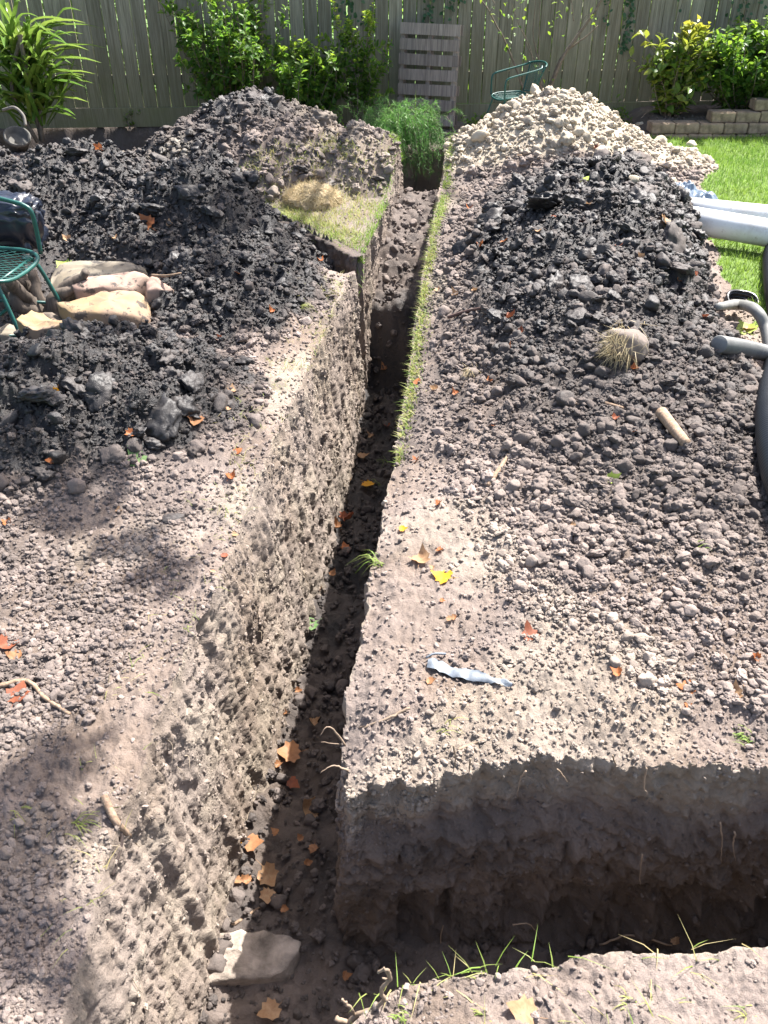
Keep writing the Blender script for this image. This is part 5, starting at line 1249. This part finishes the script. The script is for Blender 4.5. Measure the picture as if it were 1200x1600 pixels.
# forked root at the tip of the near bank
fr_ = empty('forked_root', tuple(hit(590, 1570))); tag(fr_, 'forked pale root arching over the tip of the near bank', 'root'); o0 = np.array(fr_.location)
for pts, r in [([(600, 1562), (596, 1545), (610, 1530), (604, 1515), (590, 1520)], .0045), ([(608, 1528), (600, 1512)], .003), ([(610, 1532), (598, 1528)], .003), ([(545, 1598), (560, 1585), (585, 1575), (605, 1560)], .006), ([(556, 1588), (545, 1572), (534, 1562)], .004), ([(525, 1592), (545, 1598), (560, 1588)], .006)]:
    C = [at_y(u, v, .84) - o0 for u, v in pts]; C = spline(C, 5 * len(C)) if len(C) > 2 else np.linspace(C[0], C[1], 5); m = MB(); m.tube(C + rng.normal(0, .0008, np.shape(C)), np.linspace(r, r * .6, len(C)), 7); m.build('rootlet', ROOT, fr_)
stick([(935, 1480, .01), (985, 1470, .03), (1050, 1482, .01)], .0035, 'thin root looping over the lip of the near bank at the right', ROOT, 'root', 'root', jit=.0008)
stick([(690, 1482, .0), (688, 1470, .02), (692, 1455, .03)], .002, 'short upright rootlet on the near bank lip', ROOT, 'root', 'root')
stick([(640, 1110, .008), (600, 1128, .006), (560, 1140, .004)], .004, 'pale root lying on the crumbled trench corner', ROOT, 'root', 'root', jit=.001)
stick([(715, 1175, .006), (740, 1165, .006), (757, 1160, .006)], .004, 'short pale root on the lip of the cross trench', ROOT, 'root', 'root')

# ------------------------------------------------------------------ fallen leaves
LOBES = [(0, -.45), (.12, -.34), (.32, -.40), (.40, -.27), (.58, -.14), (.46, .03), (.54, .22), (.40, .25), (.27, .38), (.16, .56), (.0, .76), (-.16, .56), (-.27, .38), (-.40, .25), (-.54, .22), (-.46, .03), (-.58, -.14), (-.40, -.27), (-.32, -.40), (-.12, -.34)]
def maple_mesh(seed, curl):
    r = random.Random(seed); bm = bmesh.new(); a = r.uniform(0, 6.28); stretch = r.uniform(.75, 1.1)
    def sh(x, y):
        x *= stretch; t = x * math.cos(a) + y * math.sin(a); d = math.hypot(x, y)
        return Vector((x, y, curl * (t * t * 1.2 + .35 * d * d) + .10 * curl * mnoise.noise(Vector((x * 4, y * 4, seed))) + .05 * mnoise.noise(Vector((x * 3, y * 3, seed + 3))) ))
    o = [(x * r.uniform(.88, 1.1), y * r.uniform(.88, 1.1)) for x, y in LOBES]; rings = []
    for s in (.33, .66, 1.0): rings.append([bm.verts.new(sh(x * s, y * s)) for x, y in o])
    c = bm.verts.new(sh(0, 0)); n = len(o)
    for j in range(n):
        bm.faces.new((c, rings[0][j], rings[0][(j + 1) % n]))
        for k in (0, 1): bm.faces.new((rings[k][j], rings[k + 1][j], rings[k + 1][(j + 1) % n], rings[k][(j + 1) % n]))
    q = [Vector((x, y, z)) for x, y, z in ((-.012, -.43, .01), (.012, -.43, .01), (.05, -.62, .06), (.03, -.62, .06), (.10, -.85, .10), (.085, -.85, .10))]
    vs = [bm.verts.new(p) for p in q]; bm.faces.new((vs[0], vs[1], vs[2], vs[3])); bm.faces.new((vs[3], vs[2], vs[4], vs[5]))
    me = bpy.data.meshes.new('fallen_leaf'); bm.to_mesh(me); bm.free(); me.polygons.foreach_set('use_smooth', [True] * len(me.polygons)); return me
def fl_mat(name, a, b, tl=.25):
    M = Mat(name); v = M.coord('Object'); n = M.noise(v, 4, 4, .6); w_ = M.noise(v, 14, 3, .6); c = M.mix(M.ramp(n, .35, .65), a, b); c = M.mix(M.ramp(w_, .6, .75, 0, .35), c, (.12, .06, .03)); M.done(c, .6, None, .3); return M.translucent(c, tl)
LM = {'orange': fl_mat('orange_leaf', (.40, .15, .05), (.30, .095, .035)), 'yellow': fl_mat('yellow_leaf', (.62, .36, .02), (.62, .25, .015)), 'tan': fl_mat('tan_leaf', (.42, .27, .15), (.33, .19, .10)), 'brown': fl_mat('brown_leaf', (.26, .12, .055), (.34, .17, .08)),
      'red': fl_mat('russet_leaf', (.27, .085, .04), (.20, .065, .035)), 'green': fl_mat('green_leaf', (.085, .17, .05), (.13, .21, .075)), 'lime': fl_mat('lime_leaf', (.30, .40, .06), (.34, .42, .09))}
LMESH = {}
MARKS = [('bright yellow leaf', 693, 903), ('straw-rooted sod clod', 982, 552), ('thick bare branch piece', 1050, 680), ('torn plastic strip', 735, 1055), ('corrugated pipe', 1155, 555), ('white pipe end', 1100, 385), ('straw thatch clump', 488, 305), ('yellow sandstone slab', 180, 490),
         ('green leaf on dark clay', 215, 720), ('folded brown leaf', 306, 658), ('large orange leaf', 231, 350), ('green leaf by the wall', 423, 1108), ('shaded green leaf', 486, 984), ('large curled tan leaf', 420, 1376), ('pale floor lump', 385, 1540), ('pale wood splinter', 778, 738), ('lone russet leaf', 828, 995),
         ('lime green leaf', 918, 280), ('reddish twig', 730, 492), ('overhanging grass tuft', 596, 878), ('turf corner', 578, 408), ('small sod clod', 738, 588), ('forked root', 590, 1560)]
USED = set()
MPOS = [(nm, mu, mv, hit(mu, mv)) for nm, mu, mv in MARKS]
def spot_label(what, u, v):
    q = hit(u, v); ms = sorted((float(np.linalg.norm(mp - q)), nm, mu, mv) for nm, mu, mv, mp in MPOS)
    for d, nm, mu, mv in ms:
        du, dv = u - mu, v - mv
        dr = ('right of' if du > 0 else 'left of') if abs(du) > abs(dv) else ('in front of' if dv > 0 else 'behind')
        far = 'just ' if d < .18 else ('' if d < .45 else 'well '); dr = dr if len((what + far + dr + nm).split()) < 13 or dr != 'in front of' else 'before'
        lab = f"{what}, {far}{dr} the {nm}"
        if lab not in USED: USED.add(lab); return lab
def leaf(u, v, px, col, label, group=None, curl=None, rz=None, tilt=.35, lift=.006):
    p = hit(u, v); dist = np.linalg.norm(p - [0, 0, CAMH]); size = px / FPX * dist * .98
    ck = curl if curl is not None else random.choice([.5, .8, 1.2, 1.6]); key = (col, round(ck, 2), random.randrange(3))
    if key not in LMESH: LMESH[key] = maple_mesh(hash(key[1:]) % 97 + key[2], ck); LMESH[key].materials.append(LM[col])
    o = bpy.data.objects.new('fallen_leaf', LMESH[key]); COL.objects.link(o)
    ins = bool(in_poly(np.array([p[0]]), np.array([p[1]]), LIP)[0]); nrm = Vector((0, 0, 1)) if ins else slope_n(p)
    nrm = (nrm + Vector((random.gauss(0, tilt * .5), random.gauss(0, tilt * .5) - .25 * tilt, 0))).normalized()
    q = nrm.to_track_quat('Z', 'Y') @ Quaternion((0, 0, 1), rz if rz is not None else random.uniform(0, 6.28))
    o.rotation_euler = q.to_euler(); size *= .9; o.scale = (size,) * 3; o.location = (p[0], p[1], p[2] + lift + (.03 if ins else 0)); return tag(o, label, 'leaf', group)
for a in [(231, 350, 30, 'orange', 'large orange leaf on the black heap above the sandstone slabs', None, .2, 1.0), (215, 720, 36, 'green', 'green maple-like leaf on the dark clay left of the trench', None, .3, .4), (306, 658, 30, 'brown', 'folded brown leaf on the dark clay above the left bank', None, .7, 2.0),
          (693, 903, 34, 'yellow', 'bright yellow leaf on the right bank', None, .25, 2.4), (657, 877, 34, 'tan', 'curled tan leaf touching the yellow leaf on the right bank', None, .8, 1.5), (828, 995, 30, 'red', 'russet leaf on the gravel of the right heap, alone', None, .5, .3),
          (486, 984, 28, 'green', 'green leaf on the trench floor in the shade', None, .2, 1.2), (423, 1108, 40, 'green', 'large green leaf at the foot of the left trench wall', None, .3, 2.2), (455, 1186, 36, 'brown', 'large brown leaf on the dark trench floor', None, .4, 1.0), (420, 1376, 36, 'tan', 'large curled tan leaf on the trench floor, bottom half', None, .7, 4.0), (420, 1408, 26, 'tan', 'upright tan leaf just below the large curled one on the trench floor', None, .4, 2.0),
          (366, 1310, 26, 'red', 'red leaf at the sunlit foot of the left wall', None, .6, 1.0), (372, 1325, 18, 'yellow', 'small yellow leaf under the red leaf at the wall foot', None, .3, .0), (396, 1327, 28, 'brown', 'brown leaf in the shade beside the red leaf', None, .2, 0), (918, 280, 20, 'lime', 'bright lime green leaf on the crest of the right heap', None, .1, .2), (28, 1090, 36, 'red', 'large russet leaf at the left edge on grey gravel', None, .4, .5), (12, 1008, 30, 'red', 'curled russet leaf at the left edge above the root', None, .8, 2.0), (26, 1028, 22, 'brown', 'brown leaf just below the curled russet leaf', None, .6, 1.0),
          (1075, 1077, 26, 'orange', 'pale orange leaf on the gravel at the right', None, .5, 2.0), (1146, 1087, 26, 'tan', 'curled tan leaf right of the pale orange leaf', None, .8, 1.0), (1170, 1080, 18, 'tan', 'small tan leaf nearest the right edge on the gravel', None, .4, 1.0), (102, 418, 24, 'lime', 'pale green leaf beside the near chair seat', None, .4, 1.0), (1166, 517, 32, 'lime', 'pale green leaf on the right heap by the corrugated pipe', None, .4, 1.), (820, 1585, 40, 'tan', 'large tan leaf on the near bank at the bottom edge', None, .3, 1.0), (425, 1588, 32, 'tan', 'tan leaf on the pale lump at the bottom of the trench', None, .5, 1.), (487, 1275, 34, 'tan', 'tall tan leaf leaning on the right wall of the trench', None, .8, .2, .9),
          (1040, 348, 24, 'tan', 'tan leaf lying on the big dark clay slab', None, .6, 1.0), (490, 1335, 18, 'brown', 'small brown leaf in the darkest corner of the trench floor', None, .3), (458, 1232, 22, 'red', 'dark red leaf in the middle of the trench floor', None, .3), (575, 765, 22, 'yellow', 'yellowed leaf on the trench floor under overhanging grass', None, .3), (1167, 575 if False else 515, 18, 'tan', 'tan leaf lying under the pale green one by the pipes', None, .5), (30, 545 if False else 505, 30, 'lime', 'yellow-green leaf under the near chair', None, .4), (955, 752, 22, 'lime', 'small wilted lime leaf on the right heap gravel', None, .8)]:
    leaf(*a)
for (u, v, px, c) in [(786, 379, 14, 'orange'), (745, 525, 16, 'orange'), (765, 595, 14, 'orange'), (712, 617, 12, 'orange'), (652, 598, 16, 'orange'), (650, 722, 18, 'orange'), (792, 548, 20, 'orange'), (770, 665, 12, 'orange'), (797, 497, 18, 'red'), (965, 385, 12, 'red'), (1003, 405, 14, 'tan'), (990, 577, 14, 'orange'), (960, 655, 14, 'red'), (986, 676, 14, 'orange'), (893, 822, 16, 'tan'), (965, 1053, 18, 'orange'), (1180, 1030, 16, 'orange'), (1073, 1104, 12, 'orange'), (734, 328, 12, 'orange'), (840, 362, 12, 'tan'), (752, 385, 12, 'orange'), (712, 462, 14, 'tan'), (865, 340, 10, 'red'), (920, 320, 12, 'tan'), (910, 348, 10, 'red'), (742, 455, 12, 'tan'), (1085, 430, 12, 'red'), (1060, 440, 10, 'orange'), (1095, 498, 14, 'red'), (685, 455, 10, 'tan'), (930, 232, 8, 'red'), (680, 610, 14, 'tan'), (815, 520, 12, 'red')]:
    leaf(u, v, px * .92, c, spot_label(f'small {c} leaf on the right heap', u, v), 'small leaves on the right heap')
for (u, v, px, c) in [(685, 789, 13, 'orange'), (628, 828, 15, 'yellow'), (686, 862, 14, 'orange'), (703, 970, 16, 'tan'), (710, 968, 12, 'brown'), (672, 1066, 18, 'brown'), (676, 890, 12, 'tan'), (690, 940, 10, 'orange')]:
    leaf(u, v, px * .92, c, spot_label(f'small {c} leaf on the right bank', u, v), 'small leaves on the right bank')
for (u, v, px, c) in [(155, 235, 14, 'orange'), (372, 428, 16, 'orange'), (265, 352, 12, 'tan'), (315, 355, 14, 'brown'), (105, 375, 14, 'tan'), (180, 372, 12, 'tan'), (205, 680, 18, 'orange'), (83, 721, 18, 'orange'), (87, 615, 18, 'yellow'), (14, 820, 16, 'orange'), (186, 800, 12, 'tan'), (425, 488, 12, 'orange'), (500, 407, 12, 'orange'), (345, 532, 12, 'red'), (40, 335, 10, 'tan')]:
    leaf(u, v, px * .92, c, spot_label(f'small {c} leaf on the black heap', u, v), 'small leaves on the left heaps')
for (u, v, px, c) in [(372, 707, 18, 'orange'), (361, 747, 18, 'orange'), (351, 870, 14, 'red'), (362, 612, 18, 'tan'), (368, 838, 12, 'tan'), (355, 1000 if False else 640, 10, 'tan'), (333, 895, 10, 'tan')]:
    leaf(u, v, px * .92, c, spot_label(f'small {c} leaf on the left bank', u, v), 'small leaves on the left bank')
for (u, v, px, c) in [(545, 818, 28, 'red'), (540, 865, 20, 'orange'), (528, 832, 16, 'brown'), (565, 720, 20, 'tan'), (545, 760, 14, 'tan'), (460, 1045, 14, 'tan'), (468, 1090, 14, 'brown'), (445, 1125, 14, 'brown'), (490, 1138, 18, 'tan'), (432, 1310, 14, 'brown'), (375, 1385, 14, 'brown'), (388, 1385, 16, 'brown'), (445, 1430, 14, 'brown'), (540, 1535, 14, 'brown'), (480, 1360, 14, 'brown'), (470, 1320, 12, 'brown'), (600, 585, 12, 'brown'), (605, 672, 12, 'red'), (580, 690, 12, 'tan'), (520, 905, 14, 'brown'), (1040, 1474, 16, 'orange'), (1055, 1472, 14, 'tan'), (435, 1205, 14, 'brown'), (500, 930, 12, 'brown')]:
    leaf(u, v, px * .92, c, spot_label(f'small {c} leaf on trench floor', u, v), 'small leaves on the trench floor')

# ------------------------------------------------------------------ plane tree beyond the fence: its limbs shade the left of the yard
tr = empty('shade_tree', (2.2, 12.5, 0)); tag(tr, 'large tree behind the fence whose limbs shade the left side of the yard', 'tree')
BARK = simple('tree_bark', (.22, .19, .15), .9, .2, .4, 5, .5)
to = np.array([2.2, 12.5, 0]); sv = np.array(SUN)
# (ground point that lies in its shade, radius of the leaf clump, height of the clump)
SHADE = [((-.90, 1.18, 0), .19, 5.2, 125), ((-.84, 1.40, 0), .09, 5.2, 30), ((-.84, 1.0, -.05), .13, 5.1, 50), ((-.67, .84, -.1), .07, 5.1, 16), ((-1.08, 2.55, .05), .16, 5.3, 50), ((-.88, 2.32, .0), .09, 5.3, 26), ((-.72, 2.16, .0), .08, 5.3, 24), ((-1.35, 2.75, .1), .14, 5.4, 40),
         ((-1.15, 4.9, .3), .36, 6.2, 130), ((-.85, 5.3, .4), .26, 6.3, 80), ((-1.3, 5.5, .4), .16, 6.3, 40), ((-1.45, 4.6, .15), .14, 6.0, 36), ((-1.95, 4.3, .1), .22, 6.0, 50), ((-1.30, 3.5, .15), .26, 5.8, 75), ((-1.6, 3.2, .15), .2, 5.8, 45), ((-.9, 4.35, .15), .16, 6.0, 36), ((-2.3, 6.9, .4), .18, 6.4, 40), ((-2.9, 5.4, .3), .25, 6.4, 60), ((-.8, 6.2, .2), .09, 6.3, 14), ((1.80, 3.0, .2), .14, 6, 26)]
lp = []; br = []
for g, r, hz, n in SHADE:
    c = np.array(g) + sv / sv[2] * (hz - g[2]); d = rvec(n); d /= np.linalg.norm(d, axis=1)[:, None]; q = c + d * r * rng.uniform(0, 1, n)[:, None] ** .5 * np.array([1, 1, .6]); lp.append(q - to); br.append(c - to)
P = np.vstack(lp); n = len(P); Ln = rng.uniform(.07, .12, n)
V, F, A = leaf_cloud(P, rvec(n) + np.array([0, 0, -.3]), np.array([0, 0, 1.]) + rvec(n, .5), Ln, Ln * .85, rng.uniform(0, 1, n))
tag(link('crown', np_mesh('crown', V, F, True, {'tint': A}), LEAF_TREE, tr), kind='stuff')
m = MB(); m.tube(spline([(0, 0, -.1), (.05, 0, 2), (0, -.1, 4), (-.1, -.3, 5.2)], 16), np.linspace(.28, .15, 16), 12); m.build('trunk', BARK, tr)
for c in br:
    mid = np.array([c[0] * .45, c[1] * .4 - .2, 5.2 + .6 * (c[2] - 5.2) + .35]); C = spline([(-.05, -.2, 4.6), mid, c], 12); m = MB(); m.tube(C, .07 * (1 - np.linspace(0, 1, 12)) ** 3 + .005, 6); m.build('limb', BARK, tr)
